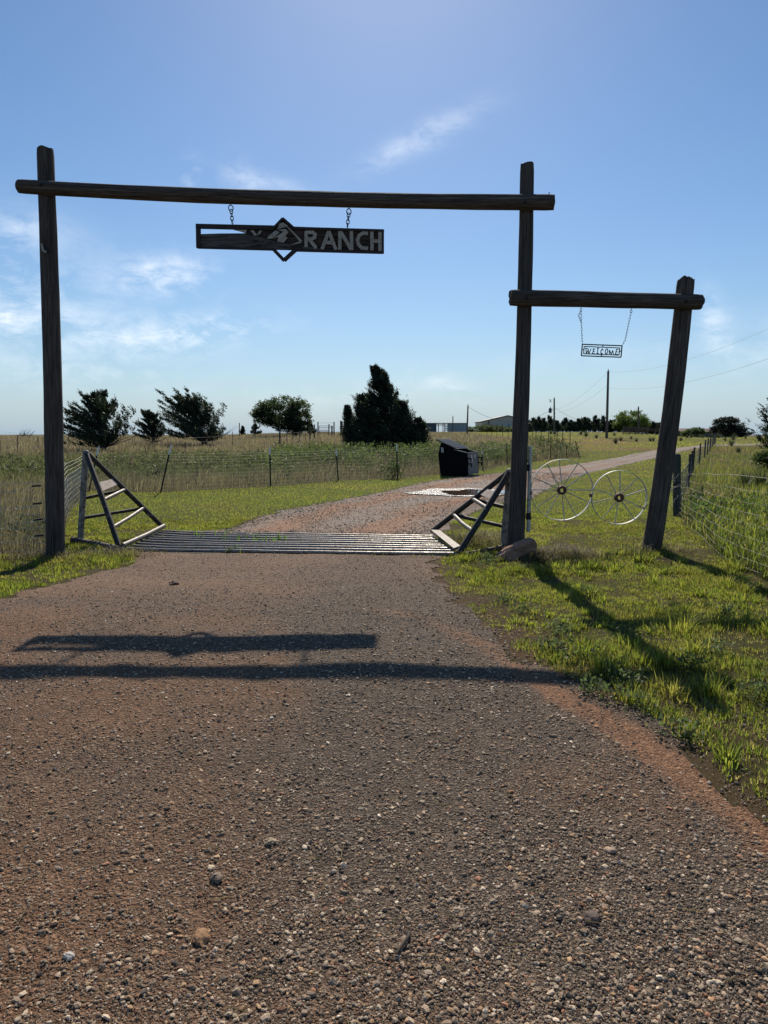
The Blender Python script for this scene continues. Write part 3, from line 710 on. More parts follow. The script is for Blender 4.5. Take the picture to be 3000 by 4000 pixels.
# ------------------------------------------------------------------ chains
def chain_link(p, t, nrm, L, W, r):
    mb = MB(); t = Vector(t).normalized(); n = Vector(nrm); n = (n - t * n.dot(t)).normalized(); p = Vector(p); hl = L / 2 - W / 2
    pts = []
    for k in range(10):
        a = 2 * math.pi * k / 10 + math.pi / 10
        s_ = hl if math.sin(a) > 0 else -hl
        pts.append(p + t * (math.sin(a) * W / 2 + s_) + n * (math.cos(a) * W / 2))
    vs = []; m = len(pts); bn = t.cross(n)
    for i, q in enumerate(pts):
        out = (q - p - t * (q - p).dot(t) * .5).normalized()
        for k in range(4):
            a = math.pi / 2 * k; vs.append(q + out * math.cos(a) * r + bn * math.sin(a) * r)
    mb.add(vs, [(i * 4 + k, i * 4 + (k + 1) % 4, ((i + 1) % m) * 4 + (k + 1) % 4, ((i + 1) % m) * 4 + k) for i in range(m) for k in range(4)])
    return mb
def chain(parent, pts, L, W, r, start=0):
    P = [Vector(p) for p in pts]; ds = [0]
    for a, b in zip(P[:-1], P[1:]): ds.append(ds[-1] + (b - a).length)
    pitch = L - 2.6 * r; n = max(2, round(ds[-1] / pitch)); root = None
    def at(s):
        for i in range(len(P) - 1):
            if s <= ds[i + 1] or i == len(P) - 2:
                f = (s - ds[i]) / max(1e-6, ds[i + 1] - ds[i]); return P[i].lerp(P[i + 1], f), (P[i + 1] - P[i]).normalized()
    for k in range(n):
        p, t = at((k + .5) * ds[-1] / n); nr = Vector((1, .15, 0)) if (k + start) % 2 == 0 else Vector((.25, 1, 0))
        lk = chain_link(p, t, nr, ds[-1] / n + 2.6 * r, W, r)
        if root is None: root = lk.build('chain', M['iron'], parent, smooth=60)
        else: lk.build('link', M['iron'], root, smooth=60)
    return root
def hook(parent, top, ring, r_ring, r, nm='hook'):
    mb = MB(); top, ring = Vector(top), Vector(ring); mb.tube([top, ring + Vector((0, 0, r_ring))], r, 6)
    mb.tube([ring + Vector((math.sin(a) * r_ring * .75, .01 * math.sin(a), math.cos(a) * r_ring)) for a in np.linspace(0, 2 * math.pi, 13)], r, 6)
    return mb.build(nm, M['iron'], parent, smooth=60)

# ------------------------------------------------------------------ RANCH sign
def E(x, y): return (700 + x * .5425, 750 + y * .5425)
SO = .06                              # the sign hangs a little on the road side of the post line
def SP(x, y, off=0.0): px, py = E(x, y); return VP(px, py, SO + off)
c0 = SP(745, 330)
rs = thing('ranch_sign', c0, 'long weathered RANCH sign with a diamond emblem hung on two chains', 'sign')
board = [(385, 266), (683, 245), (745, 186), (822, 248), (1466, 272), (1466, 434), (840, 417), (146, 402), (146, 303), (300, 298), (487, 297)]
m = MB(); m.prism([SP(x, y, -.012) for x, y in board], tuple(GN * .03)); m.build('board', M['wood_board'], rs, along_x=True)
plank = [(150, 306), (340, 300), (487, 299), (560, 318), (645, 345), (745, 368), (880, 388), (1060, 414), (1040, 419), (840, 413), (676, 412), (146, 405)]
m = MB(); m.prism([SP(x, y, .012) for x, y in plank], tuple(GN * .02)); m.build('plank', M['wood_plank'], rs, along_x=True, label='bare grey lower plank split off across the sign')
def frame_bar(a, b, w, parent, name='frame_bar', mat='darkframe', f=SP, off=.02, th=.05):
    A, B = np.array(f(*a, off)), np.array(f(*b, off)); d = (B - A) / np.linalg.norm(B - A); s = np.cross(d, GN); s /= np.linalg.norm(s)
    m = MB(); m.prism([A - s * w / 2, B - s * w / 2, B + s * w / 2, A + s * w / 2], tuple(GN * th)); return m.build(name, M[mat], parent)
K = .5425 * 10.35 / FPX                  # metres per sketch unit on the sign
frame_bar((118, 243), (683, 256), 30 * K, rs); frame_bar((822, 258), (1474, 277), 17 * K, rs, off=.0205)
frame_bar((134, 262), (136, 400), 30 * K, rs, off=.022); frame_bar((1467, 284), (1467, 440), 12 * K, rs, off=.022)
frame_bar((128, 396), (690, 411), 13 * K, rs, off=.019); frame_bar((826, 416), (1460, 433), 15 * K, rs, off=.019)
for k, (p, q) in enumerate((((745, 187), (683, 252)), ((745, 187), (824, 256)), ((752, 490), (682, 416)), ((752, 490), (835, 414)))):
    frame_bar(p, q, (15 if k < 2 else 24) * K, rs, 'diamond_bar', off=.026 + .003 * (k % 2))
def stroke2(mb, pts, w, f, off, th, closed=False):
    for a, b in zip(pts[:-1], pts[1:]):
        A, B = np.array(f(*a, off)), np.array(f(*b, off)); d = B - A; Ln = np.linalg.norm(d)
        if Ln < 1e-6: continue
        d /= Ln; s = np.cross(d, GN); s /= np.linalg.norm(s); off += .0004
        ext = d * w * .32
        mb.prism([A - s * w / 2 - ext, B - s * w / 2 + ext, B + s * w / 2 + ext, A + s * w / 2 - ext], tuple(GN * th))
def letter(parent, strokes, w, f, off, th, mat, label, polys=()):
    mb = MB()
    for i, s_ in enumerate(strokes): stroke2(mb, s_, w, f, off + i * .0012, th)
    for q in polys: mb.prism([f(x, y, off) for x, y in q], tuple(GN * th))
    return mb.build('letter', mat, parent, label=label)
LW = 24 * K; LO = .014
letter(rs, [[(914, 386), (914, 290)], [(918, 290), (962, 290), (979, 306), (974, 328), (955, 338), (920, 338)], [(940, 345), (982, 398)]], LW, SP, LO, .003, M['letter'], 'letter R in peeling tan paint')
letter(rs, [[(1031, 404), (1074, 290)], [(1080, 290), (1126, 408)], [(1046, 362), (1110, 366)]], LW, SP, LO, .003, M['letter'], 'letter A in peeling tan paint')
letter(rs, [[(1156, 408), (1157, 290)], [(1166, 292), (1236, 410)], [(1242, 410), (1240, 290)]], LW, SP, LO, .003, M['letter'], 'letter N in peeling tan paint')
letter(rs, [[(1352, 298), (1322, 296), (1296, 314), (1284, 346), (1291, 380), (1316, 402), (1352, 405)]], LW, SP, LO, .003, M['letter'], 'letter C in peeling tan paint')
letter(rs, [[(1388, 412), (1387, 292)], [(1446, 416), (1446, 294)], [(1396, 352), (1438, 354)]], LW, SP, LO, .003, M['letter'], 'letter H in peeling tan paint')
letter(rs, [], LW, SP, LO, .003, M['letter'], 'peeled remnant of a V', [[(390, 273), (487, 272), (480, 295)], [(511, 277), (535, 276), (562, 311), (541, 314)], [(561, 312), (576, 278), (596, 276), (584, 300)]])
EM = [[(722, 228), (746, 219), (772, 234), (786, 247), (740, 258), (704, 268)], [(694, 276), (722, 290), (690, 318), (662, 336), (632, 336), (642, 318)],
      [(706, 272), (768, 266), (786, 290), (764, 316), (780, 330), (750, 366), (706, 354), (714, 322), (668, 338), (730, 300), (752, 284)],
      [(764, 240), (792, 258), (886, 350), (866, 356), (826, 306)], [(884, 353), (878, 366), (800, 382), (846, 362)]]
for k, q in enumerate(EM):
    m = MB(); m.prism([SP(x, y, LO + .001 * k) for x, y in q], tuple(GN * .003)); m.build('emblem_strip', M['letter'], rs)
for (hx, hy, bx, by) in ((372, 88, 383, 226), (1222, 114, 1211, 252)):
    top = VP(*E(hx, hy), SO); ringp = VP(*E(hx, hy + 28), SO); hook(rs, top + np.array([0, 0, .05]), ringp, .042, .0075)
    chain(rs, [VP(*E(hx + (2 if hx < 500 else -1), hy + 40), SO), VP(*E(bx, by), SO)], .062, .042, .0062)

# ------------------------------------------------------------------ WELCOME sign
def F2(x, y, off=0.0): return VP(2200 + x * .18083, 1200 + y * .18083, SO + off)
ws = thing('welcome_sign', F2(835, 940), 'small black cut-out WELCOME sign swinging on two thin chains', 'sign')
KW = .18083 * 10.1 / FPX
def rect_frame(c, w, name, off):
    out = None
    for i in range(4):
        o = frame_bar(c[i], c[(i + 1) % 4], w, ws, name, 'iron', F2, off + .0015 * (i % 2), .012)
    return o
rect_frame([(415, 800), (1272, 832), (1250, 1080), (395, 1048)], 23 * KW, 'outer_frame_bar', .0)
rect_frame([(455, 847), (1222, 880), (1207, 1035), (443, 1003)], 18 * KW, 'inner_frame_bar', .004)
for a, b in (((860, 812), (858, 860)), ((415, 915), (447, 917)), ((830, 1020), (825, 1066)), ((1218, 950), (1255, 953))): frame_bar(a, b, 18 * KW, ws, 'strut', 'iron', F2, .002, .010)
WELCOME = [('W', [[(490, 885), (503, 1000)], [(506, 1000), (548, 898)], [(538, 898), (553, 1006)], [(556, 1004), (602, 902)], [(478, 886), (520, 888)]]),
           ('E', [[(657, 902), (637, 1004)], [(645, 901), (692, 905)], [(650, 951), (680, 953)], [(625, 1004), (676, 1000)]]),
           ('L', [[(755, 885), (735, 1000)], [(720, 1004), (774, 1002)], [(738, 885), (770, 886)]]),
           ('C', [[(862, 935), (851, 900), (828, 914), (813, 962), (820, 1002), (848, 998)], [(846, 998), (838, 1028)]]),
           ('O', [[(940, 896), (914, 928), (910, 982), (926, 1010), (950, 998), (966, 950), (960, 908), (940, 896)]]),
           ('M', [[(1000, 928), (1000, 1006)], [(1004, 930), (1036, 1010)], [(1040, 1010), (1072, 935)], [(1074, 935), (1085, 1020)]]),
           ('E', [[(1152, 914), (1130, 1020)], [(1145, 912), (1190, 909)], [(1146, 965), (1180, 966)], [(1120, 1020), (1180, 1018)]])]
for ch, s_ in WELCOME: letter(ws, s_, 17 * KW, F2, .003, .010, M['iron'], 'letter %s' % ch)
hook(ws, F2(393, -25), F2(384, 62), .021, .004); hook(ws, F2(1470, -10), F2(1470, 88), .021, .004)
chain(ws, [F2(388, 95), F2(392, 330), F2(402, 560), F2(414, 792)], .046, .019, .0030)
chain(ws, [F2(372, 92), F2(330, 190), F2(352, 235), F2(388, 330)], .042, .019, .0030, 1)
chain(ws, [F2(1462, 118), F2(1415, 355), F2(1392, 470), F2(1340, 705), F2(1276, 828)], .046, .019, .0030)

# ------------------------------------------------------------------ cattle guard
def guard_pt(s, t, z=0.0):           # s 0..1 front to rear, t 0..1 left to right
    a = GUARD_FL * (1 - s) + GUARD_RL * s; b = GUARD_FR * (1 - s) + GUARD_RR * s; p = a * (1 - t) + b * t
    return np.array([p[0], p[1], Tz(p[0], p[1]) + z])
cg = thing('cattle_guard', guard_pt(.5, .5), 'steel pipe cattle guard set flush in the drive between two triangular wings', 'cattle guard')
NR = 9
for i in range(NR):
    s = i / (NR - 1); rr = np.random.default_rng(i); P = []
    for t in np.linspace(-.005, 1.0, 9):
        q = guard_pt(s, t, .035 + rr.normal(0, .003)); q[1] += rr.normal(0, .006); P.append(q)
    m = MB(); m.tube(P, .027, 10); m.build('rail', M['rail'], cg, smooth=50)
m = MB(); m.tube([guard_pt(-.03, -.01, .10), guard_pt(.5, 0, .115), guard_pt(1.0, .003, .135)], .04, 10); m.build('end_pipe', M['rung'], cg, smooth=50)
A, B = guard_pt(.03, 1.0, .11), guard_pt(1.0, 1.005, .15); m = MB(); m.bar(A, B, .11, .035, (-.35, 0, 1)); m.build('end_channel', M['rung'], cg, bevel=.004)
# concrete sill edges and the supports below, in the dark pit
for s in (-.035, 1.035):
    m = MB(); A, B = guard_pt(s, -.02, -.13), guard_pt(s, 1.02, -.13); m.bar(A, B, .06, .26); m.build('sill', M['darkframe'], cg, bevel=.004)
for t in (.17, .5, .83):
    m = MB(); m.bar(guard_pt(-.01, t, -.07), guard_pt(1.01, t, -.07), .06, .13); m.build('support_beam', M['darkframe'], cg)

# ------------------------------------------------------------------ wings of the cattle guard
def wing(label, apex, foot, front, rear, rungs, bars, base_ext, plate, pale):
    th = thing('guard_wing', foot, label, 'guard wing', 'triangular pipe wings of the cattle guard')
    def pipe(name, P, r, mat, n=10):
        m = MB(); m.tube(P, r, n); return m.build(name, M[mat], th, smooth=50)
    pipe('upright', [foot, (foot * .5 + apex * .5), apex], .052, 'wing_pale', 14)
    m = MB(); c = Vector(apex)
    m.tube([c + Vector((0, 0, -.03)), c + Vector((0, 0, .02)), c + Vector((0, 0, .045))], [.058, .056, .028], 12); m.build('cap', M['wing_pale'], th, smooth=50)
    pipe('brace', [apex, apex * .5 + front * .5 + np.array([.01, 0, 0]), front], .045, 'wing', 14)
    pipe('brace', [apex + np.array([0, .06, -.01]), rear], .043, 'wing', 14)
    for (u, v, sag) in rungs:
        a = apex * (1 - u) + front * u; b = apex * (1 - v) + rear * v; mid = (a + b) / 2 - np.array([0, 0, sag])
        pipe('rung', [a, mid, b], .032, 'rung')
    for (u, v) in bars:
        a = foot * (1 - u) + apex * u; b = apex * (1 - v) + rear * v; pipe('side_bar', [a, b], .03, 'wing')
    a, b = base_ext; pipe('base_pipe', [a, b], .055 if pale is False else .03, 'wing')
    (u0, u1, v0, v1) = plate
    q = [apex * (1 - u0) + front * u0, apex * (1 - v0) + rear * v0, apex * (1 - v1) + rear * v1, apex * (1 - u1) + front * u1]
    q = [p + np.array([0, -.052, .005]) for p in q]; m = MB(); m.prism(q, (0, .008, .003)); m.build('plate', M['plate'], th)
    return th
lf = G(313, 2117); la = V(335, 1768, lf[1]); lfront = guard_pt(-.04, -.02, .06); lrear = guard_pt(1.0, .0, .10)
wing('chipped pipe wing of the cattle guard nearest the plain tall gate post', la, lf, lfront, lrear, [(.52, .47, .0), (.80, .72, .01)], [(.49, .47), (.27, .72)],
     (G(285, 2120) + np.array([0, 0, .05]), lfront + np.array([0, 0, -.02])), (.34, .44, .33, .40), False)
rf = G(1966, 2140); ra_ = V(1991, 1842, rf[1] + .02); rfront = guard_pt(-.02, 1.0, .05); rrear = guard_pt(1.02, 1.0, .12)
wing('mirrored pipe wing leaning to the cattle guard in front of the shared gate post', ra_, rf, rfront, rrear, [(.46, .44, .0), (.74, .70, .02)], [(.53, .44), (.28, .70)],
     (rfront + np.array([.1, .02, -.02]), rf + np.array([.05, -.02, .03])), (.27, .36, .27, .36), True)

# ------------------------------------------------------------------ wheel gate
wg = thing('wheel_gate', G(2064, 2120), 'walk-through gate made of two welded spoked iron wheels on a hinge pipe', 'gate')
def WGp(px, py, off=-.02): return VP(px, py, off)
m = MB(); m.tube([WGp(2064, 2077), WGp(2071, 1742)], .029, 12); m.build('hinge_pipe', M['wheel'], wg, smooth=50)
for (py, px0) in ((1822, 2052), (2012, 2046)):
    m = MB(); a, b = WGp(px0 - 6, py + 6), WGp(2064, py + 4); m.tube([a, b], .012, 8); m.tube([b - np.array([0, 0, .05]), b + np.array([0, 0, .05])], .036, 10); m.build('hinge', M['iron'], wg, smooth=50)
for w_ in ([(2047, 1766), (2066, 1812)], [(2070, 2010), (2076, 2022), (2071, 2030)]): m = MB(); m.tube([WGp(*q) for q in w_], .006, 5); m.build('tie_wire', M['iron'], wg)
def wheel(cx, cy, rx, ry, nsp, rot, lab, seed):
    c = WGp(cx, cy); ex = WGp(cx + rx, cy) - c; r = (np.linalg.norm(ex) + np.linalg.norm(WGp(cx, cy - ry) - c)) / 2
    X = GU; Z = np.array([0, 0, 1.0]); W = .030
    mb = MB(); n = 48; vs = []
    for i in range(n):
        a = 2 * math.pi * i / n; d = X * math.sin(a) + Z * math.cos(a)
        for (k, w) in ((r - .007, -W), (r, -W), (r + .002, 0), (r, W), (r - .007, W), (r - .006, 0)): vs.append(c + d * k + GN * w)
    mb.add(vs, [(i * 6 + k, i * 6 + (k + 1) % 6, ((i + 1) % n) * 6 + (k + 1) % 6, ((i + 1) % n) * 6 + k) for i in range(n) for k in range(6)])
    wh = mb.build('wheel', M['wheel'], wg, smooth=40, label=lab)
    mb = MB(); ro, ri, hl = .062, .03, .055; n = 14; vs = []
    for i in range(n):
        a = 2 * math.pi * i / n; d = X * math.sin(a) + Z * math.cos(a)
        for (k, w) in ((ri, -hl), (ro, -hl), (ro * 1.15, -hl * .3), (ro * 1.15, hl * .3), (ro, hl), (ri, hl)): vs.append(c + d * k + GN * w)
    mb.add(vs, [(i * 6 + k, i * 6 + (k + 1) % 6, ((i + 1) % n) * 6 + (k + 1) % 6, ((i + 1) % n) * 6 + k) for i in range(n) for k in range(6)])
    mb.build('hub', M['hub'], wh, smooth=40)
    for i in range(nsp):
        a = 2 * math.pi * i / nsp + rot; sg = .04 if i % 2 else -.04; a2 = a + (.06 if i % 2 else -.05)
        m = MB(); m.tube([c + (X * math.sin(a) + Z * math.cos(a)) * ro + GN * sg, c + (X * math.sin(a2) + Z * math.cos(a2)) * (r - .004)], .0075, 6); m.build('spoke', M['wheel'], wh, smooth=60)
    return c, r
wheel(2194, 1914, 119, 123, 12, -.06, 'larger twelve-spoke wheel next to the hinge pipe', 1)
wheel(2418, 1943, 107, 108, 10, .05, 'smaller ten-spoke wheel next to the leaning post', 2)
for w_ in ((2308, 1935), (2074, 1925)): m = MB(); m.box(WGp(*w_), (.035, .05, .05)); m.build('weld_tab', M['hub'], wg)
chain(wg, [WGp(2500, 1978, .0), WGp(2512, 1984, .05), WGp(2528, 1976, .12)], .05, .026, .005)

# ------------------------------------------------------------------ sandstone rock against the post
def rock(name, corners_lo, thick, mat, label, cat, seed):
    me = bpy.data.meshes.new(name); bm = bmesh.new()
    c = np.mean(corners_lo, 0)
    lo = [bm.verts.new(p) for p in corners_lo]; hi = [bm.verts.new(p + thick) for p in corners_lo]; n = len(lo)
    bm.faces.new(lo); bm.faces.new(hi[::-1])
    for i in range(n): bm.faces.new((lo[i], hi[i], hi[(i + 1) % n], lo[(i + 1) % n]))
    bmesh.ops.recalc_face_normals(bm, faces=bm.faces[:]); bmesh.ops.bevel(bm, geom=bm.edges[:], offset=.018, segments=1, affect='EDGES')
    bmesh.ops.triangulate(bm, faces=bm.faces[:]); bmesh.ops.subdivide_edges(bm, edges=bm.edges[:], cuts=5, use_grid_fill=True)
    for v in bm.verts:
        p = v.co; k = (fbm(p.x * 5 + p.y * 3, p.z * 6 + p.y * 5, seed, 4) - .5) + .35 * (fbm(p.x * 22 + p.y * 9, p.z * 22, seed + 7, 3) - .5); v.co += v.normal * float(k) * .06 + Vector((0, 0, float(fbm(p.x * 3, p.z * 20, seed + 2, 2) - .5) * .02))
    for v in bm.verts: v.co -= Vector(c)
    bm.to_mesh(me); bm.free(); me.materials.append(mat); o = bpy.data.objects.new(name, me); COL.objects.link(o); o.location = tuple(c); ROOT[o.name] = c
    return tag(o, label, cat)
YR = 9.8
q = [V(px, py, YR - .15) for px, py in ((1938, 2196), (1950, 2170), (2010, 2142), (2070, 2112), (2093, 2114), (2100, 2150), (2068, 2164), (1985, 2206))]
rock('rock', q, np.array([.02, .30, .0]), M['rock'], 'reddish sandstone slab propped against the foot of the shared gate post', 'rock', 4)
# ------------------------------------------------------------------ fences
def t_post_mesh(bot, top, parent, tip=True):
    b, t = np.array(bot), np.array(top); d = t - b; f = .80
    def prof(mb, a, c, s=1.0):
        X = np.array([1.0, 0, 0]); Y = np.array([0, 1.0, 0])
        pr = [(-.024, 0), (.024, 0), (.024, .008), (.005, .008), (.005, .036), (-.005, .036), (-.005, .008), (-.024, .008)]
        vs = [a + (X * u + Y * v) * s for u, v in pr] + [c + (X * u + Y * v) * s for u, v in pr]; n = 8
        mb.add(vs, [(i, (i + 1) % n, n + (i + 1) % n, n + i) for i in range(n)] + [tuple(range(n)), tuple(range(n, 2 * n))])
    m = MB(); prof(m, b - np.array([0, 0, .1]), b + d * (f if tip else 1)); o = m.build('steel_post', M['tpost'], parent)
    if tip: m = MB(); prof(m, b + d * f, t, 1.06); m.build('white_tip', M['tip'], o)
    return o
def wire_run(mb, pts, r, sag=.02, seg=3.0, seed=1, wob=.006, n=3):
    rr = np.random.default_rng(seed)
    for a, b in zip(pts[:-1], pts[1:]):
        L = np.linalg.norm(b - a); k = max(2, int(L / seg) + 1); P = []
        for i in range(k + 1):
            f = i / k; p = a * (1 - f) + b * f - np.array([0, 0, sag * 4 * f * (1 - f)])
            if 0 < i < k: p = p + rr.normal(0, wob, 3)
            P.append(p)
        mb.tube(P, r, n, caps=False)
def woven(parent, posts, heights, stay, r, mat, seg=3.0, wob=.006, rs=None, seed=1, lean=0.0, sag=.015, name='wire_strand', hmat=None, hf=None):
    posts = [np.array(p) for p in posts]; hf = hf or [1.0] * len(posts)
    """posts: ground points; horizontal strands each a part, the stays joined into one part"""
    for k, h in enumerate(heights):
        m = MB(); wire_run(m, [p + np.array([0, 0, h * q]) for p, q in zip(posts, hf)], r * (1.35 if k == len(heights) - 1 else 1), sag, seg, seed + k, wob); m.build(name, M[hmat or mat], parent)
    m = MB(); rr = np.random.default_rng(seed + 50); h0, h1 = heights[0], heights[-1]
    for a, b, qa, qb in zip(posts[:-1], posts[1:], hf[:-1], hf[1:]):
        L = np.linalg.norm(b - a); n = int(L / stay)
        for i in range(n):
            f = (i + .5) / n; p = a * (1 - f) + b * f; q = qa * (1 - f) + qb * f; h0, h1 = heights[0] * q, heights[-1] * q; ln = rr.normal(lean, .02)
            d = (b - a) / L; sg = np.array([0, 0, sag * 4 * f * (1 - f)])
            P = [p + np.array([0, 0, h0]) - sg, p + d * ln * .5 + np.array([0, 0, (h0 + h1) / 2]) + rr.normal(0, wob, 3) - sg, p + d * ln + np.array([0, 0, h1]) - sg]
            m.tube(P, rs or r * .8, 3, caps=False)
    o = m.build('stay_wires', M[mat], parent); o['kind'] = 'stuff'
def barbed(mb, pts, r, seed):
    wire_run(mb, pts, r, .05, .25, seed, .004, 3); rr = np.random.default_rng(seed)
    for a, b in zip(pts[:-1], pts[1:]):
        L = np.linalg.norm(b - a)
        for i in range(int(L / .12)):
            f = (i + .5) * .12 / L; p = a * (1 - f) + b * f - np.array([0, 0, .05 * 4 * f * (1 - f)])
            for _ in range(2):
                d = rr.normal(0, 1, 3); d /= np.linalg.norm(d); mb.tube([p - d * .014, p + d * .014], r * .7, 3, caps=False)

# roadside fence running off from the plain gate post
fl = thing('roadside_fence', (-6.4, PA[1], 0), 'woven wire and barbed wire fence tied to the plain tall gate post', 'fence')
pl_ = [onT(PA[0] - .13, PA[1] + .02), onT(PA[0] - 1.8, PA[1] + .02), onT(PA[0] - 4.2, PA[1] + .02), onT(-12.5, PA[1] + .03)]
woven(fl, pl_, [.09, .21, .335, .45, .56, .67, .78, .89, 1.01, 1.15], .08, .0026, 'wire_bright', .3, .006, .0022, 4, -.06)
for k, (z0, z1) in enumerate(((1.11, 1.03), (.84, .74), (.59, .48), (.34, .24), (.08, .04))):
    m = MB(); a = pl_[0] + np.array([-.0, -.02, z0]); b = onT(PA[0] - 1.1, PA[1] - .03, z1); c = onT(-12.5, PA[1] - .04, z1 - .02)
    barbed(m, [a, b, c], .0032, 20 + k); m.build('barbed_strand', M['wire_bright'], fl)
    if k < 4:
        d = (b - a) / np.linalg.norm(b - a); m = MB(); m.tube([a + d * .02, a + d * .16], .014, 8); m.build('insulator_sleeve', M['rubber'], fl, smooth=50)
for px_ in (-9.3, -12.5): t_post_mesh(onT(px_, PA[1] + .06), onT(px_, PA[1] + .06, 1.25), fl)

# fence along the drive
fd = thing('drive_fence', tuple(FENCE[3]), 'long woven wire fence on white tipped steel posts along the drive', 'fence')
TP = [((344, 1918), (386, 1744)), ((624, 1924), (669, 1738)), ((1057, 1901), (1053, 1745)), ((1322, 1877), (1313, 1757)), ((1553, 1870), (1549, 1735)), ((1887, 1838), (1883, 1760)),
      ((1982, 1815), (1978, 1733)), ((2151, 1796), (2151, 1738)), ((2215, 1788), (2211, 1735)), ((2265, 1787), (2248, 1722))]
for i, (b, t) in enumerate(TP):
    g = G(*b); t_post_mesh(g, V(t[0], t[1], g[1]), fd, tip=i < 6)
FP = [p.copy() for p in FENCE]
for p in FP: p[2] = Tz(p[0], p[1])
def dens(pts, step):
    out = [pts[0]]
    for a, b in zip(pts[:-1], pts[1:]):
        n = max(1, int(np.linalg.norm(b - a) / step))
        for i in range(1, n + 1): p = a * (1 - i / n) + b * i / n; out.append(onT(p[0], p[1]))
    return out
woven(fd, dens(FP[:8], 3.2), [.06, .18, .30, .42, .54, .66, .78, .90], .10, .0026, 'wire_bright', 2.0, .008, .0022, 6, hmat='wire')
woven(fd, dens(FP[7:], 4.0), [.1, .4, .7, .95], .30, .004, 'wire_dark', 3.0, .008, .0035, 8)
for k, h in enumerate((1.0, 1.10, 1.18)):
    m = MB(); wire_run(m, [p + np.array([0, 0, h]) for p in dens(FP[:9], 3.2)], .004, .02, .8, 30 + k, .006); m.build('barbed_strand', M['wire'], fd)
# its return up the slope
fb = thing('slope_fence', tuple(FENCE_BACK[3]), 'wire fence on thin dark posts climbing the slope from the drive fence corner', 'fence')
for p, hgt in zip(FENCE_BACK[1:], (1.45, 1.5, 1.6, 1.55, 1.5, 1.9, 2.0)): t_post_mesh(p, p + np.array([.02, 0, hgt]), fb, tip=False)
for i in range(9):
    f = i / 9; p = FENCE_BACK[-2] * (1 - f) + FENCE_BACK[-1] * f; q = p + np.array([-.25 * i, i * 2.2, 0]); q = onT(q[0], q[1]); t_post_mesh(q, q + np.array([0, 0, 1.7]), fb, tip=False)
for k, h in enumerate((.35, .7, 1.05, 1.35)):
    m = MB(); wire_run(m, [p + np.array([0, 0, h]) for p in dens(FENCE_BACK, 4)], .006, .01, 4, 60 + k, .004); m.build('wire_strand', M['wire_dark'], fb)

# pasture fence far behind, on thin posts
pf = thing('pasture_fence', tuple(G(373, 1744)), 'thin wire fence crossing the brown pasture behind the windblown cedars', 'fence')
PFP = [(0, 1780, 1719), (69, 1762, 1700), (148, 1758, 1706), (268, 1750, 1690), (726, 1764, 1728), (909, 1748, 1686), (1093, 1740, 1663), (1121, 1737, 1684), (1143, 1737, 1682), (1170, 1733, 1681), (1192, 1728, 1680), (1211, 1722, 1660), (1228, 1716, 1658)]
gl = []
for i, (px, yb, yt) in enumerate(PFP):
    g = G(px, yb); t = V(px, yt, g[1]); gl.append(g); thick = px in (1093, 1211, 1228)
    m = MB(); m.tube([g - np.array([0, 0, .1]), t], .075 if thick else .03, 7); m.build('fence_post', M['wood_post'] if thick else M['pipe'], pf)
g = G(373, 1748); m = MB(); m.tube([g, V(373, 1683, g[1])], .10, 8); m.build('fence_post', M['wood_post'], pf)
m = MB(); m.tube([V(1095, 1684, gl[6][1]), V(1143, 1684, gl[8][1])], .035, 6); m.build('brace_rail', M['pipe'], pf)
for k, h in enumerate((.3, .7, 1.05)):
    m = MB(); wire_run(m, [p + np.array([0, 0, h]) for p in dens(gl, 8)], .007, .02, 8, 70 + k, .006); m.build('wire_strand', M['wire_dark'], pf)
# second line of posts at the crest of the pasture
cf = thing('crest_fence', tuple(atX(60, 135)), 'row of dark fence posts along the skyline of the brown pasture', 'fence')
for px, yt in ((30, 1702), (68, 1698), (98, 1697), (252, 1690), (300, 1700), (860, 1668), (935, 1652), (991, 1656)):
    g = atX(px, 128 if px < 500 else 108); m = MB(); m.tube([g, V(px, yt, g[1])], .07 if px in (68, 98, 935, 991) else .04, 6); m.build('fence_post', M['pipe'], cf)
for h in (.6, 1.1):
    m = MB(); wire_run(m, dens([atX(-60, 128) + np.array([0, 0, h]), atX(300, 128) + np.array([0, 0, h])], 300), .01, .1, 10, 3, .01); m.build('wire_strand', M['wire_dark'], cf)

# round wood corner post and the loose woven wire beside the leaning post
fr = thing('pasture_side_fence', tuple(RF_POST), 'loose woven wire fence on a round treated post beside the leaning gate post', 'fence')
zt = V(2645, 1779, RF_POST[1])
log('wood_post', RF_POST - np.array([0, 0, .15]), zt, .078, .076, M['wood_post'], fr, 41, n=18, jag=.004, grooves=((-1.2, .004),))
m = MB(); m.tube([zt - np.array([0, 0, .005]), zt + np.array([0, 0, .02]), zt + np.array([0, 0, .035])], [.072, .06, .03], 16); m.build('post_cap', M['wood_post'], fr, smooth=60)
pr_ = dens(RF_NEAR, 1.6); pr_ += [onT(4.2, 6.0)]
woven(fr, pr_, [.05, .16, .27, .40, .54, .67, .80, .94, 1.09], .15, .0016, 'wire', .8, .007, .0015, 9, .10, .02, hf=list(np.interp(np.linspace(0, 1, len(pr_)), [0, .75, 1], [.78, 1.12, 1.12])))
m = MB(); rr = np.random.default_rng(77)
for i in range(26):      # bunched loose mesh between the wood post and the leaning post
    a = RF_POST + np.array([rr.normal(-.1, .12), rr.normal(-.3, .25), rr.uniform(.05, .9)]); b = a + np.array([rr.uniform(-.35, .1), rr.uniform(-.5, .2), rr.uniform(-.35, .3)])
    mid = (a + b) / 2 + rr.normal(0, .06, 3); m.tube([a, mid, b], .003, 3, caps=False)
o = m.build('loose_wire', M['wire'], fr); o['kind'] = 'stuff'
lp = VP(2575, 1985, 0)
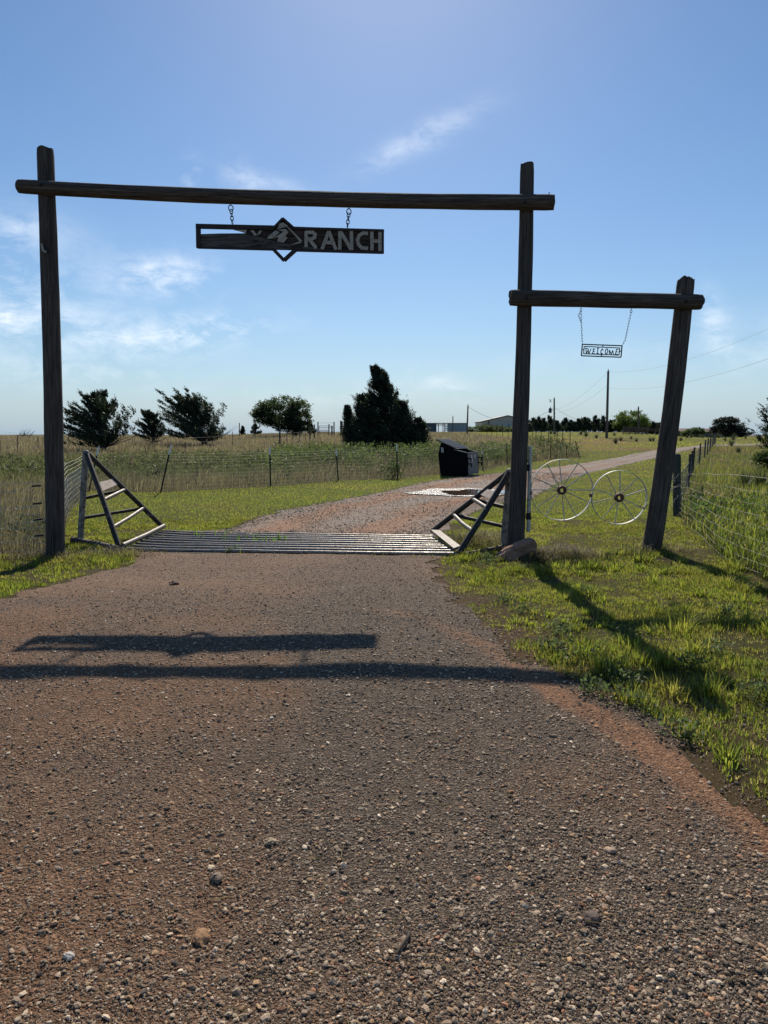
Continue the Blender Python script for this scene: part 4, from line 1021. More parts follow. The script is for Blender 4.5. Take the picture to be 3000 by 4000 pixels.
for k, z in enumerate((.55, .78, .98)):
    m = MB(); wire_run(m, [VP(2560 + 9 * k, 1990 - 55 * k, 0), RF_POST + np.array([0, -.08, z - .1])], .003, .03, .4, 80 + k, .01); m.build('wire_strand', M['wire'], fr)
for px, py in ((2611, 1868), (2600, 1932), (2590, 1985), (2580, 2045)):
    m = MB(); a = VP(px - 10, py, .05); m.tube([a, a + np.array([.06, 0, .004])], .01, 6); m.build('staple', M['iron'], fr)
t_post_mesh(G(2740, 1945), V(2744, 1898, G(2740, 1945)[1]), fr, tip=False)
# its continuation to the far end of the drive
ff = thing('far_drive_fence', tuple(RF_FAR[2]), 'woven wire fence on weathered wood posts running up beside the far drive', 'fence')
fp = dens(RF_FAR, 4.5)
for p in fp[2:]:
    m = MB(); m.tube([p, p + np.array([.03, 0, 1.15])], .045, 7); m.build('wood_post', M['wood_plank'], ff)
woven(ff, fp, [.08, .24, .40, .56, .72, .9], .3, .004, 'wire', 2.0, .02, .003, 12)

# ------------------------------------------------------------------ dumpster
kD = 1.11; C0 = G(1829, 1862); C0[2] += .02
fdir = np.array([.39, .92, 0]); fdir /= np.linalg.norm(fdir); sdir = np.array([-fdir[1], fdir[0], .055]); sdir[2] = -.05; sdir /= np.linalg.norm(sdir)
UPd = np.cross(sdir, fdir) ; UPd = UPd if UPd[2] > 0 else -UPd
ddp = thing('dumpster', C0, 'black front-load dumpster with half open ribbed lid beside the drive', 'dumpster')
def DP(a, w, z): return C0 + (sdir * a + fdir * w + UPd * z) * kD
Wd = 1.5
prof = [(0, .03), (.0, .87), (.52, 1.02), (1.04, 1.30), (1.16, .86), (1.10, .03)]
prof_low = prof
th_ = .03
for w0, nm in ((0, 'side_panel'), (Wd - th_, 'side_panel')):
    m = MB(); m.prism([DP(a, w0, z) for a, z in prof], tuple(fdir * th_)); m.build(nm, M['dump'], ddp, bevel=.004)
def slab(a0, z0, a1, z1, name, mat, inn):
    m = MB(); p = [DP(a0, th_, z0), DP(a1, th_, z1), DP(a1, Wd - th_, z1), DP(a0, Wd - th_, z0)]; m.prism(p, tuple(inn)); return m.build(name, mat, ddp)
slab(0, .05, 0, .86, 'front_panel', M['dump_front'], sdir * .03); slab(1.10, .05, 1.16, .86, 'rear_panel', M['dump'], -sdir * .03)
slab(1.16, .86, 1.04, 1.29, 'upper_rear_panel', M['dump'], -sdir * .03); slab(.03, .08, 1.08, .08, 'floor_panel', M['dump'], UPd * .02)
for a0, z0, a1, z1, w in ((0, .875, .52, 1.025, .0), (0, .875, .52, 1.025, Wd)):
    m = MB(); m.bar(DP(a0, w, z0), DP(a1, w, z1), .055, .035, tuple(UPd)); m.build('rim', M['tip'] if False else M['dump_front'], ddp)
m = MB(); m.bar(DP(-.012, -.02, .875), DP(-.012, Wd + .02, .875), .06, .045, tuple(UPd)); m.build('rim', M['dump_front'], ddp)
for w0, w1 in ((-.05, Wd / 2 - .01), (Wd / 2 + .01, Wd + .05)):
    m = MB(); m.prism([DP(.42, w0, 1.03), DP(.42, w1, 1.03), DP(1.22, w1, 1.42), DP(1.22, w0, 1.42)], tuple(UPd * .03 - sdir * .01)); ld = m.build('lid', M['lid'], ddp, bevel=.004)
    for k in range(5):
        w = w0 + (w1 - w0) * (k + .5) / 5; m = MB(); m.bar(DP(.46, w, 1.085), DP(1.20, w, 1.445), .075, .03, tuple(UPd)); m.build('rib', M['lid'], ld)
for w in (.02, Wd - .02):                       # fork sleeves with hooked ends on both flanks
    m = MB()
    for z in (.66, .46): 
        m.bar(DP(.02, w, z), DP(-.14, w, z), .07, .05, tuple(UPd)); m.bar(DP(-.13, w, z + .02), DP(-.13, w, z - .12), .07, .04, tuple(sdir))
    m.bar(DP(.01, w, .36), DP(.01, w, .72), .09, .04, tuple(sdir)); m.build('fork_bracket', M['dump'], ddp)
def stick(name, pts, nrm): m = MB(); m.prism(pts, tuple(nrm)); return m.build(name, M['sticker'], ddp)
n_ = -fdir * .004
s1 = stick('sticker', [DP(.94, -.002, 1.12), DP(1.03, -.002, 1.12), DP(1.03, -.002, .92), DP(.94, -.002, .92)], n_)
for z in (1.09, 1.04, .94):
    m = MB(); m.bar(DP(.955, -.008, z), DP(1.015, -.008, z), .004, .035 if z < 1 else .016, (0, 0, 1)); m.build('sticker_print', M['dump'], s1)
n_ = -sdir * .004
stick('sticker', [DP(-.004, .46, .80), DP(-.004, .62, .80), DP(-.004, .64, .50), DP(-.004, .48, .50)], n_)
stick('sticker', [DP(-.004, .9, .80), DP(-.004, 1.05, .80), DP(-.004, 1.05, .66), DP(-.004, .9, .66)], n_)

# ------------------------------------------------------------------ utility poles and wires
def upole(px, Y, ytop, r, label, lean=0, trans=False, arm=False):
    g = atX(px, Y); t = V(px + lean, ytop, Y)
    th = thing('utility_pole', g, label, 'utility pole', 'utility poles along the skyline')
    m = MB(); m.tube([g - np.array([0, 0, .3]), t], [r, r * .72], 10); m.build('pole', M['pole'], th, smooth=50)
    m = MB(); m.tube([t, t + np.array([0, 0, .12])], .05, 6); m.tube([t + np.array([0, 0, .1]), t + np.array([0, 0, .25])], [.07, .03], 6); m.build('insulator', M['house'], th)
    if trans:
        z = V(px, 1604, Y)[2]; c = np.array([t[0] - .75, Y - .1, z]); m = MB(); m.tube([c + np.array([0, 0, -.45]), c + np.array([0, 0, .35]), c + np.array([0, 0, .5])], [.3, .3, .18], 12); m.build('transformer', M['shed_dark'], th, smooth=50)
        m = MB(); m.bar(c + np.array([0, 0, .1]), np.array([t[0], Y, z + .1]), .08, .1); m.tube([c + np.array([0, 0, .5]), c + np.array([.1, 0, .85])], .05, 6); m.build('bracket', M['iron'], th)
        m = MB(); m.tube([t + np.array([-1.0, 0, -.2]), t + np.array([-.5, 0, -.75])], .05, 5); m.tube([t + np.array([-.6, 0, -.15]), t + np.array([-.85, 0, -.8])], .05, 5); m.build('cutout', M['iron'], th)
    return t
t1 = upole(1824, 120, 1584, .15, 'leaning bare utility pole beside the pale blue shed', 4)
t2 = upole(2165, 140, 1556, .19, 'utility pole with a can transformer in front of the cedar row', 0, True)
t3 = upole(2370, 83, 1450, .17, 'tallest utility pole standing on the green slope', 6)
t4 = upole(2494, 150, 1590, .2, 'utility pole rising behind the bright green tree')
t5 = upole(1769, 165, 1627, .14, 'short thin utility pole sticking up behind the open shed')
def line(name, a, b, sag, r, label, group='overhead lines'):
    P = [np.array(a) * (1 - f) + np.array(b) * f - np.array([0, 0, sag * 4 * f * (1 - f)]) for f in np.linspace(0, 1, 22)]
    m = MB(); m.tube(P, r, 4, caps=False); c = (np.array(a) + np.array(b)) / 2; o = m.build(name, M['iron'], None, loc=c); tag(o, label, 'wire', group)
line('power_line', t1 + np.array([0, 0, -.2]), V(2162, 1593, 140), 2.6, .022, 'sagging line from the leaning pole to the transformer pole')
line('power_line', V(2168, 1594, 140), V(2492, 1594, 150), 2.9, .022, 'sagging line from the transformer pole to the pole behind the green tree')
line('power_line', t3 + np.array([.05, 0, -.05]), V(3420, 1080, 34), 1.3, .007, 'upper wire rising from the tallest pole over the leaning gate post')
line('power_line', t3 + np.array([.05, 0, -1.9]), V(3420, 1240, 34), 1.2, .007, 'lower wire rising from the tallest pole over the leaning gate post')
line('power_line', t3 + np.array([-.05, 0, -.1]), V(2166, 1600, 140), .8, .009, 'upper thin wire slanting from the tallest pole down to the transformer pole')
line('power_line', t3 + np.array([-.05, 0, -1.6]), V(2166, 1612, 140), .8, .009, 'lower thin wire slanting from the tallest pole down to the transformer pole')

# ------------------------------------------------------------------ buildings
def ribbed(mb, a, b, z0, z1, depth=.05, pitch=.45):   # corrugated wall from a to b (x, y)
    a, b = np.array(a, float), np.array(b, float); L = np.linalg.norm(b - a); n = max(2, int(L / pitch)); d = (b - a) / L; nn = np.array([d[1], -d[0]])
    pts = []
    for i in range(n):
        for f, o in ((0, 0), (.55, 0), (.65, depth), (.9, depth)): p = a + d * L * (i + f) / n + nn * o; pts.append(p)
    pts.append(b); k = len(pts)
    mb.add([(p[0], p[1], z0) for p in pts] + [(p[0], p[1], z1) for p in pts], [(i, i + 1, k + i + 1, k + i) for i in range(k - 1)])
Ysh = 170
x0, x1, x2, x3 = [V(p, 1680, Ysh)[0] for p in (1640, 1705, 1758, 1823)]; zb = Tz(x1, Ysh) - .2; zt_ = V(1700, 1654, Ysh)[2]
sh = thing('open_shed', ((x0 + x3) / 2, Ysh, zb), 'long low shed with dark and pale blue ends and an open middle bay', 'shed')
m = MB(); ribbed(m, (x0, Ysh), (x1, Ysh), zb, zt_); m.box(((x0 + x1) / 2, Ysh + 3, (zb + zt_) / 2), (x1 - x0 - .1, 5.6, zt_ - zb - .05)); m.build('dark_end_wall', M['shed_dark'], sh)
m = MB(); ribbed(m, (x2, Ysh), (x3, Ysh), zb, zt_); m.box(((x2 + x3) / 2, Ysh + 3, (zb + zt_) / 2), (x3 - x2 - .1, 5.6, zt_ - zb - .05)); m.build('pale_end_wall', M['shed_pale'], sh)
m = MB(); m.box(((x0 + x3) / 2, Ysh + 2.9, zt_ + .06), (x3 - x0 + .4, 6.4, .12)); m.build('roof', M['barn_roof'], sh)
for k, px in enumerate((1712, 1733, 1737, 1752)):
    x = V(px, 1680, Ysh)[0]; m = MB(); m.box((x, Ysh - .05 + (k % 2) * 2, (zb + zt_) / 2), (.18, .18, zt_ - zb)); m.build('frame_post', M['pipe'], sh)
for z in (zt_ - .55, zt_ - .25): m = MB(); m.box(((x1 + x2) / 2 - .6, Ysh + .1, z), ((x2 - x1) * .65, .12, .12)); m.build('frame_rail', M['pipe'], sh)
for z in (.4, .8, 1.2, 1.6): m = MB(); m.box((V(1748, 1680, Ysh)[0], Ysh - .2, zb + .3 + z), (1.2, .06, .22)); m.build('gate_slat', M['shed_pale'], sh)
Yb = 200; xl = V(1882, 1660, Yb)[0]; xr = V(2082, 1660, Yb)[0]; xm = (xl + xr) / 2; zb = Tz(xm, Yb) - .4; ze = V(1882, 1648, Yb)[2]; zr = V(1982, 1625, Yb)[2]
bn = thing('barn', (xm, Yb, zb), 'beige metal barn with a low gable and a roller door behind the shared post', 'barn')
m = MB(); m.prism([(xl, Yb, zb), (xr, Yb, zb), (xr, Yb, ze), (xm, Yb, zr), (xl, Yb, ze)], (0, 14, 0)); m.build('wall', M['barn'], bn)
for s_, xa in ((1, xl), (-1, xr)):
    m = MB(); m.prism([(xa - s_ * .35, Yb - .4, ze - .02), (xm, Yb - .4, zr + .06), (xm, Yb - .4, zr + .24), (xa - s_ * .35, Yb - .4, ze + .16)], (0, 15, 0)); m.build('roof_slope', M['barn_roof'], bn)
m = MB(); m.prism([(V(p, 1660, Yb)[0], Yb - .08, z) for p, z in ((1956, zb), (2006, zb), (2006, V(0, 1652, Yb)[2]), (1956, V(0, 1652, Yb)[2]))], (0, .07, 0)); d_ = m.build('roller_door', M['door'], bn)
for z in np.arange(zb + .5, V(0, 1653, Yb)[2], .45): m = MB(); m.box((V(1981, 1660, Yb)[0], Yb - .1, z), (3.5, .04, .06)); m.build('door_rib', M['barn'], d_)
x = V(1909, 1660, Yb)[0]; m = MB(); m.box((x, Yb - .1, (zb + ze) / 2 + .3), (.28, .16, ze - zb + .4)); m.build('downpipe', M['pipe'], bn)
for px in np.arange(1890, 2080, 9):
    x = V(px, 1660, Yb)[0]; h = ze + (zr - ze) * (1 - abs(x - xm) / (xr - xm)) - .2
    if 1955 < px < 2007: continue
    m = MB(); m.box((x, Yb - .03, (zb + h) / 2), (.07, .05, h - zb)); m.build('wall_rib', M['barn'], bn)
Yh = 160; xl = V(2660, 1690, Yh)[0]; xr = V(2893, 1690, Yh)[0]; zb = Tz((xl + xr) / 2, Yh) - .2; zt_ = V(0, 1686, Yh)[2]
hs = thing('ranch_house', ((xl + xr) / 2, Yh, zb), 'low brown house half sunk behind the rise under the dark pine', 'house')
m = MB(); m.box(((xl + xr) / 2, Yh + 4, (zb + zt_) / 2), (xr - xl - .6, 8, zt_ - zb)); m.build('wall', M['house'], hs)
m = MB(); m.prism([(xl - .3, Yh - .7, zt_), (xl - .3, Yh + 8.7, zt_), (xl - .3, Yh + 4, zt_ + .75)], (xr - xl + .6, 0, 0)); m.build('roof', M['house_roof'], hs)
for px, h in ((2737, 1672), (2757, 1674)):
    m = MB(); x = V(px, 1690, Yh)[0]; m.tube([(x, Yh + 3, zt_ + .3), (x, Yh + 3, V(0, h, Yh)[2])], .22 if px < 2750 else .1, 8); m.tube([(x, Yh + 3, V(0, h, Yh)[2]), (x, Yh + 3, V(0, h, Yh)[2] + .12)], .3 if px < 2750 else .2, 8); m.build('chimney', M['shed_pale'], hs)
for f in (.12, .3, .62, .85):
    x = xl + (xr - xl) * f; m = MB(); m.box((x, Yh - .03, zt_ - .75), (1.1, .06, .9)); w_ = m.build('window', M['shed_dark'], hs); m = MB(); m.box((x, Yh - .05, zt_ - 1.24), (1.3, .12, .08)); m.build('sill', M['shed_pale'], w_)

# ------------------------------------------------------------------ corrals
def rail_panel(name, px0, px1, Y, z0, z1, nr, npost, label, cat, skew=0):
    a = atX(px0, Y); b = atX(px1, Y + skew); th = thing(name, (a + b) / 2, label, cat)
    for k in range(nr):
        z = z0 + (z1 - z0) * k / (nr - 1); m = MB(); m.tube([a + np.array([0, 0, z]), b + np.array([0, 0, z])], .065, 6); m.build('rail', M['pipe'], th)
    for k in range(npost):
        p = a * (1 - k / (npost - 1)) + b * k / (npost - 1); m = MB(); m.tube([p - np.array([0, 0, .1]), p + np.array([0, 0, z1 + .06])], .075, 6); m.build('panel_post', M['pipe'], th)
    return th
rail_panel('pipe_fence', 2433, 2530, 118, .2, 1.25, 6, 5, 'brown pipe corral panel standing on the green rise before the bright tree', 'fence', 3)
rail_panel('pipe_fence', 2530, 2590, 122, .75, 1.05, 2, 3, 'short two rail run continuing from the brown corral panel', 'fence', 2)
Yc = 100
co = thing('corral', atX(1272, Yc), 'pipe corral with tall posts and a swing gate beside the round leafy tree', 'corral')
for px, yt in ((1242, 1648), (1305, 1648), (1285, 1657), (1296, 1664), (1228, 1658)):
    g = atX(px, Yc + (px % 3)); m = MB(); m.tube([g, V(px, yt, g[1])], .085, 7); m.build('corral_post', M['pipe'], co)
m = MB(); wire_run(m, [V(1242, 1651, Yc), V(1305, 1651, Yc)], .02, .05, 5, 1, 0); m.build('top_wire', M['iron'], co)
for y in (1664, 1671, 1680, 1684, 1688, 1692): m = MB(); m.tube([V(1246, y, Yc), V(1300 if y < 1675 else 1285, y, Yc)], .035, 5); m.build('gate_rail', M['pipe'], co)
for px in (1246, 1284, 1300): m = MB(); m.tube([V(px, 1664, Yc), V(px, 1696, Yc)], .035, 5); m.build('gate_upright', M['pipe'], co)
ch = thing('loading_chute', atX(1352, Yc), 'dark plank loading chute with tall posts just beside the big cedar', 'chute')
for px, yt in ((1331, 1643), (1336, 1646), (1345, 1650), (1354, 1649), (1374, 1655)):
    g = atX(px, Yc); m = MB(); m.tube([g, V(px, yt, Yc)], .1, 7); m.build('chute_post', M['pipe'], ch)
for k in range(5): z0 = V(0, 1694 - k * 7, Yc)[2]; m = MB(); m.box((V(1352, 1690, Yc)[0], Yc - .15, z0), (1.35, .06, .2)); m.build('plank', M['pole'], ch)
m = MB(); m.tube([V(1331, 1660, Yc), V(1376, 1660, Yc)], .05, 6); m.build('chute_rail', M['pipe'], ch)
# ------------------------------------------------------------------ foliage builders
def unit(v): return v / (np.linalg.norm(v, axis=-1, keepdims=True) + 1e-9)
def leaf_tris(c, axis, size, r, spread=.7, aspect=.55):
    n = len(c); ax = unit(axis + r.normal(0, spread, (n, 3))); sd = unit(np.cross(ax, r.normal(0, 1, (n, 3))))
    tip = c + ax * size[:, None]; a = c - sd * (size * aspect * .5)[:, None]; b = c + sd * (size * aspect * .5)[:, None]
    v = np.stack([a, b, tip], 1).reshape(-1, 3); return v, np.arange(3 * n).reshape(n, 3)
def cedar(name, base, H, W, label, seed, wind=-.35, skirt=.06, nb=150, prof=None, lean=0.0, leaf=.15, sprig=.45, dead=6, col=(.042, .058, .034), cat='cedar tree', group=None, per=20, nspr=6, upt=.35):
    r = np.random.default_rng(seed); base = np.array(base, float); th = thing(name, base, label, cat, group)
    if prof is None: prof = lambda h: (1 - h) ** .75 * (.55 + .45 * sstep(0, .25, h))
    m = MB(); cen = lambda h: base + np.array([(lean + wind * .35 * h - .22 * max(0, h - .80)) * h * H, 0, h * H])
    m.tube([base - np.array([0, 0, .2]), cen(.25), cen(.5), cen(.92)], [W * .035, W * .03, W * .018, W * .005], 8)
    C, A, S = [], [], []
    def plume(p, ax, ls, n_, fat, lf):
        u = r.uniform(0, 1, n_) ** .85
        C.append(p + ax * (ls * u)[:, None] + r.normal(0, 1, (n_, 3)) * (fat * (1.08 - u) ** .8)[:, None]); A.append(np.tile(ax, (n_, 1))); S.append(lf * (1.1 - .65 * u) * r.uniform(.7, 1.3, n_))
    for i in range(nb):
        h = skirt + (1 - skirt) * r.uniform(0, 1) ** 1.15 * .96; az = r.uniform(0, 2 * math.pi)
        dense_ = .1 + 1.45 * float(fbm(math.cos(az) * 1.8 + seed, h * 6, seed, 3))
        L = W / 2 * prof(h) * dense_ * r.uniform(.65, 1.3) + .06 * W / 5; L = min(L, W * .54)
        d = np.array([math.cos(az), math.sin(az), upt * h * 2 + r.normal(0, .12) - .10]); s0 = cen(h)
        pos = lambda s: s0 + d * L * s + np.array([wind * .5, 0, .22 + .3 * h]) * L * s * s
        if i % 3 == 0: m.tube([s0, pos(.5), pos(.85)], [.03 * W / 5, .02 * W / 5, .008], 4, caps=False)
        for s in r.uniform(.0, 1.0, nspr) ** .6:
            ax = unit(np.array([d[0] * .45 + wind * 1.5, d[1] * .45, .8]) + r.normal(0, .22, 3)); ls = sprig * r.uniform(.6, 1.5) * ((.36 + .64 * (1 - h)) if prof is spire else (.45 + .55 * (1 - h)))
            p0 = pos(s)
            if abs(p0[0] - base[0] - lean * h * H) > W * .44: continue
            plume(p0, ax, ls, per, ls * .095, leaf)
    for i in range(int(nb * .10)):      # pointed leaders
        hh = r.uniform(.72, .99); ax = unit(np.array([wind * 1.5 + (lean * .5), 0, 1.1]) + r.normal(0, .12, 3)); plume(cen(hh) + r.normal(0, .02 * W, 3) * (1 - hh) * 4, ax, sprig * .8 * (1.25 - hh), per, sprig * .07, leaf * .8)
    for i in range(dead):               # bare lower limbs
        az = r.uniform(0, 6.28); L = W * .5 * r.uniform(.6, 1.0); d = np.array([math.cos(az), math.sin(az) * .6, .12]); s0 = cen(.06); p = [s0 + d * L * s + np.array([0, 0, .3]) * L * s * s + r.normal(0, .06, 3) for s in (0, .35, .7, 1)]
        m.tube(p, [.035, .028, .016, .006], 4, caps=False)
        for q in p[1:3]: m.tube([q, q + d * .5 + r.normal(0, .25, 3)], [.014, .004], 3, caps=False)
    m.build('trunk', M['bark'], th, smooth=60)
    C = np.concatenate(C); v, f = leaf_tris(C, np.concatenate(A), np.concatenate(S), r)
    cl = np.array(col) * (.6 + .9 * fbm(C[:, 0] * 2.2 + seed, C[:, 2] * 2.2, seed, 3))[:, None] * r.uniform(.75, 1.25, (len(C), 1)) * (1 + np.array([.25, .12, -.1]) * r.normal(0, .5, (len(C), 1)))
    tri_obj('crown', v, f, M['needle'], th, np.repeat(np.clip(cl, .004, 1), 3, 0)); return th
def leafy(name, base, H, lobes, label, seed, n=9000, leaf=.16, col=(.06, .085, .03), wind=(-.6, 0, .25), cat='tree', trunk_h=.3, tr=.16, branches=9, mat='leaf', group=None, top_tilt=0):
    r = np.random.default_rng(seed); base = np.array(base, float); th = thing(name, base, label, cat, group); m = MB()
    fork = base + np.array([0, 0, H * trunk_h]); m.tube([base - np.array([0, 0, .2]), base * .5 + fork * .5 + r.normal(0, .04, 3), fork], [tr, tr * .8, tr * .7], 8)
    C = []; tot = sum(l[3] * l[4] * l[5] for l in lobes)
    for l in lobes:
        c = base + np.array(l[:3]); k = int(n * l[3] * l[4] * l[5] / tot); nc = max(12, k // 60)
        d = unit(r.normal(0, 1, (nc, 3))); rad = r.uniform(.3, 1, (nc, 1)) ** .45; cc = c + d * rad * np.array(l[3:6])
        keep = fbm(cc[:, 0] * 1.1 + seed, cc[:, 2] * 1.1, seed, 3) > .33; cc = cc[keep]
        for q in cc: C.append(q + r.normal(0, 1, (60, 3)) * np.array([.30, .30, .17]) * (l[3] / 2.2) ** .5)
        for i in range(branches): q = cc[r.integers(len(cc))]; mid = fork * .5 + q * .5 + r.normal(0, .15, 3); m.tube([fork, mid, q], [tr * .5, tr * .28, .012], 5, caps=False)
    m.build('trunk', M['bark'], th, smooth=60); C = np.concatenate(C)
    v, f = leaf_tris(C, np.tile(np.array(wind), (len(C), 1)), leaf * r.uniform(.6, 1.3, len(C)), r, .6, .5)
    cl = np.array(col) * (.55 + .9 * fbm(C[:, 0] * 1.5, C[:, 2] * 1.5 + seed, seed, 3))[:, None] * r.uniform(.7, 1.3, (len(C), 1))
    tri_obj('crown', v, f, M[mat], th, np.repeat(cl, 3, 0)); return th

# ------------------------------------------------------------------ trees
spire = lambda h: (1 - h) ** 1.15 * (.86 + .14 * sstep(0, .15, h)) + .012
def sc(Y, px): return px * Y / FPX
dome = lambda h: (1 - h) ** .9 * (.45 + .55 * sstep(.02, .24, h)) * 1.12
g = G(405, 1762); s = g[1]
cedar('cedar_tree', g + np.array([0, 0, 0]), sc(s, 200), sc(s, 330), 'broad windblown cedar by the plain tall gate post', 31, -.5, .07, 125, dome, leaf=.17, sprig=.62, dead=14, upt=.45, nspr=22)
g = G(600, 1736); s = g[1]
cedar('cedar_tree', g, sc(s, 120), sc(s, 165), 'small windblown cedar standing between two broad ones', 33, -.42, .12, 66, dome, leaf=.17, sprig=.6, dead=9, upt=.5, nspr=18)
g = G(800, 1738); s = g[1]
cedar('cedar_tree', g, sc(s, 172), sc(s, 325), 'broad windblown cedar with branches swept up to one side, next to the small one', 36, -.8, .10, 125, dome, lean=-.16, leaf=.18, sprig=.8, dead=14, upt=.5, nspr=22)
g = G(1505, 1757); s = g[1]; B0 = g
cedar('cedar_tree', g, sc(s, 318), sc(s, 275), 'tallest dark cedar with a bent pointed tip behind the weeds', 41, -.42, .01, 290, spire, lean=.05, leaf=.14, sprig=.75, dead=0, nspr=18, col=(.036, .050, .031))
cedar('cedar_tree', atX(1430, s + .8), sc(s, 208), sc(s, 125), 'medium cedar on the flank of the tallest one toward the chute', 43, -.26, .01, 230, spire, lean=.02, leaf=.15, sprig=.85, dead=0, nspr=6, col=(.036, .050, .031))
cedar('cedar_tree', atX(1372, s + 1.5), sc(s, 166), sc(s, 66), 'slim cedar leader at the edge of the dark cedar clump', 44, -.2, .02, 120, spire, lean=-.01, leaf=.16, sprig=.75, dead=0, col=(.038, .052, .032))
cedar('cedar_tree', atX(1594, s - .5), sc(s, 176), sc(s, 135), 'medium cedar on the flank of the tallest one toward the dumpster', 46, -.22, .01, 260, spire, lean=-.03, leaf=.15, sprig=.85, dead=0, nspr=6, col=(.036, .050, .031))
cedar('cedar_tree', atX(1640, s - 1.), sc(s, 112), sc(s, 95), 'low cedar skirt at the foot of the clump nearest the dumpster', 47, -.05, .01, 140, spire, leaf=.17, sprig=.7, dead=0, col=(.04, .054, .032))
g = G(1160, 1702); s = g[1]; k = s / FPX
leafy('leafy_tree', g, 155 * k, [(-70 * k, 0, 88 * k, 92 * k, 80 * k, 60 * k), (8 * k, 0, 82 * k, 52 * k, 70 * k, 64 * k), (-118 * k, 0, 70 * k, 46 * k, 40 * k, 38 * k), (-20 * k, 0, 38 * k, 70 * k, 60 * k, 34 * k)], 'round leafy tree with a leaning crown standing alone in the pasture', 51, 20000, .30, (.038, .055, .028), trunk_h=.14, tr=.22, branches=10)
for px, H, sd in ((1090, 25, 1), (1105, 16, 2), (952, 20, 3)):
    pass
g = atX(1215, 106); cedar('cedar_tree', g, 1.9, 1.7, 'little cedar bush under the edge of the round leafy tree', 52, -.1, .05, 50, spire, leaf=.22, sprig=.4, dead=0)
g = atX(950, 130); cedar('cedar_tree', g, 1.7, 1.2, 'tiny cedar on the skyline between two fence posts', 53, -.1, .05, 40, spire, leaf=.22, sprig=.4, dead=0)
g = atX(1000, 125); cedar('cedar_tree', g, 1.9, 2.4, 'low spreading cedar on the skyline behind a fence post', 54, -.1, .05, 50, spire, leaf=.22, sprig=.4, dead=0)
# row of cedars on the rise
rc = np.random.default_rng(60); xs_ = list(np.arange(2066, 2600, 13.0)); labels = 'dark cedar in the even row along the skyline'
for i, px in enumerate(xs_):
    Yc_ = 172 + rc.uniform(-4, 4); hpx = rc.uniform(36, 64) * (1 if px < 2180 or px > 2250 else .8) * (.72 if px > 2540 else 1)
    cedar('row_cedar', atX(px + rc.uniform(-5, 5), Yc_), hpx * Yc_ / FPX, rc.uniform(32, 46) * Yc_ / FPX, labels, 600 + i, -.10, .0, 60, spire, leaf=.30, sprig=1.1, dead=0, per=9, nspr=6, group='cedars in the row along the skyline')
k = 165 / FPX
leafy('leafy_tree', atX(2465, 165), 78 * k, [(0, 0, 46 * k, 66 * k, 60 * k, 34 * k), (-38 * k, 0, 30 * k, 34 * k, 30 * k, 26 * k), (35 * k, 0, 34 * k, 36 * k, 30 * k, 28 * k)], 'bright green bushy tree at the end of the cedar row', 62, 9000, .36, (.075, .11, .032), trunk_h=.1, tr=.25, wind=(-.2, 0, .5))
k = 128 / FPX
leafy('pine_tree', atX(2862, 128), 78 * k, [(-30 * k, 0, 58 * k, 46 * k, 40 * k, 20 * k), (-52 * k, 0, 36 * k, 34 * k, 36 * k, 15 * k), (30 * k, 0, 42 * k, 46 * k, 40 * k, 17 * k), (20 * k, 0, 20 * k, 55 * k, 40 * k, 13 * k), (-5 * k, 0, 68 * k, 30 * k, 30 * k, 12 * k)], 'dark flat-layered pine rising behind the low brown house', 63, 13000, .30, (.032, .036, .026), trunk_h=.12, tr=.22, wind=(0, 0, .5), mat='needle', cat='pine tree')
k = 150 / FPX
leafy('leafy_tree', atX(2708, 150), 42 * k, [(8 * k, 0, 26 * k, 34 * k, 30 * k, 16 * k), (-25 * k, 0, 20 * k, 22 * k, 20 * k, 11 * k)], 'small round bush tree at the house end beside the chimney', 64, 3000, .34, (.04, .06, .028), trunk_h=.15, tr=.12, wind=(-.2, 0, .4))
g = atX(3085, 52)
cedar('cedar_tree', g, sc(52, 270), sc(52, 250), 'feathery cedar reaching in at the edge beside the field of yuccas', 66, -.35, .06, 300, dome, leaf=.16, sprig=.6, dead=3, upt=.15, col=(.034, .05, .028))
g = atX(3035, 34); k = 34 / FPX
leafy('leafy_bush', g, 80 * k, [(0, 0, 42 * k, 70 * k, 60 * k, 40 * k), (-40 * k, 0, 52 * k, 26 * k, 30 * k, 14 * k)], 'dark green bush at the edge under the feathery cedar', 67, 3500, .13, (.035, .055, .025), trunk_h=.1, tr=.04, cat='bush')
g = atX(1935, 165)
for i, (px, Yq, w, h) in enumerate(((1860, 185, 2.6, 1.6), (1900, 188, 3.0, 1.7), (1940, 186, 3.4, 1.4), (1980, 180, 3.0, 1.3))):
    leafy('leafy_bush', atX(px, Yq), h, [(0, 0, h * .5, w, w, h * .55)], ('low bush at the corner of the beige barn', 'tall bush before the beige barn wall', 'wide bush below the barn roller door', 'bush before the barn and against the shared post')[i], 680 + i, 1600, .4, (.05, .065, .035), trunk_h=.1, tr=.1, cat='bush', branches=4)
# dead brush on the left skyline
db = thing('dead_brush', atX(95, 125), 'bare dead brush pile on the skyline by the plain tall gate post', 'dead brush'); m = MB(); r = np.random.default_rng(70); b0 = atX(95, 125)
for i in range(26):
    a = b0 + np.array([r.uniform(-1.0, 1.0), r.uniform(-.5, .5), 0]); d = np.array([r.uniform(-.2, 1.2), 0, r.uniform(.3, 1.1)]); m.tube([a, a + d * .6 + r.normal(0, .1, 3), a + d * r.uniform(1, 1.6)], [.04, .025, .008], 4, caps=False)
m.build('twigs', M['bark'], db)
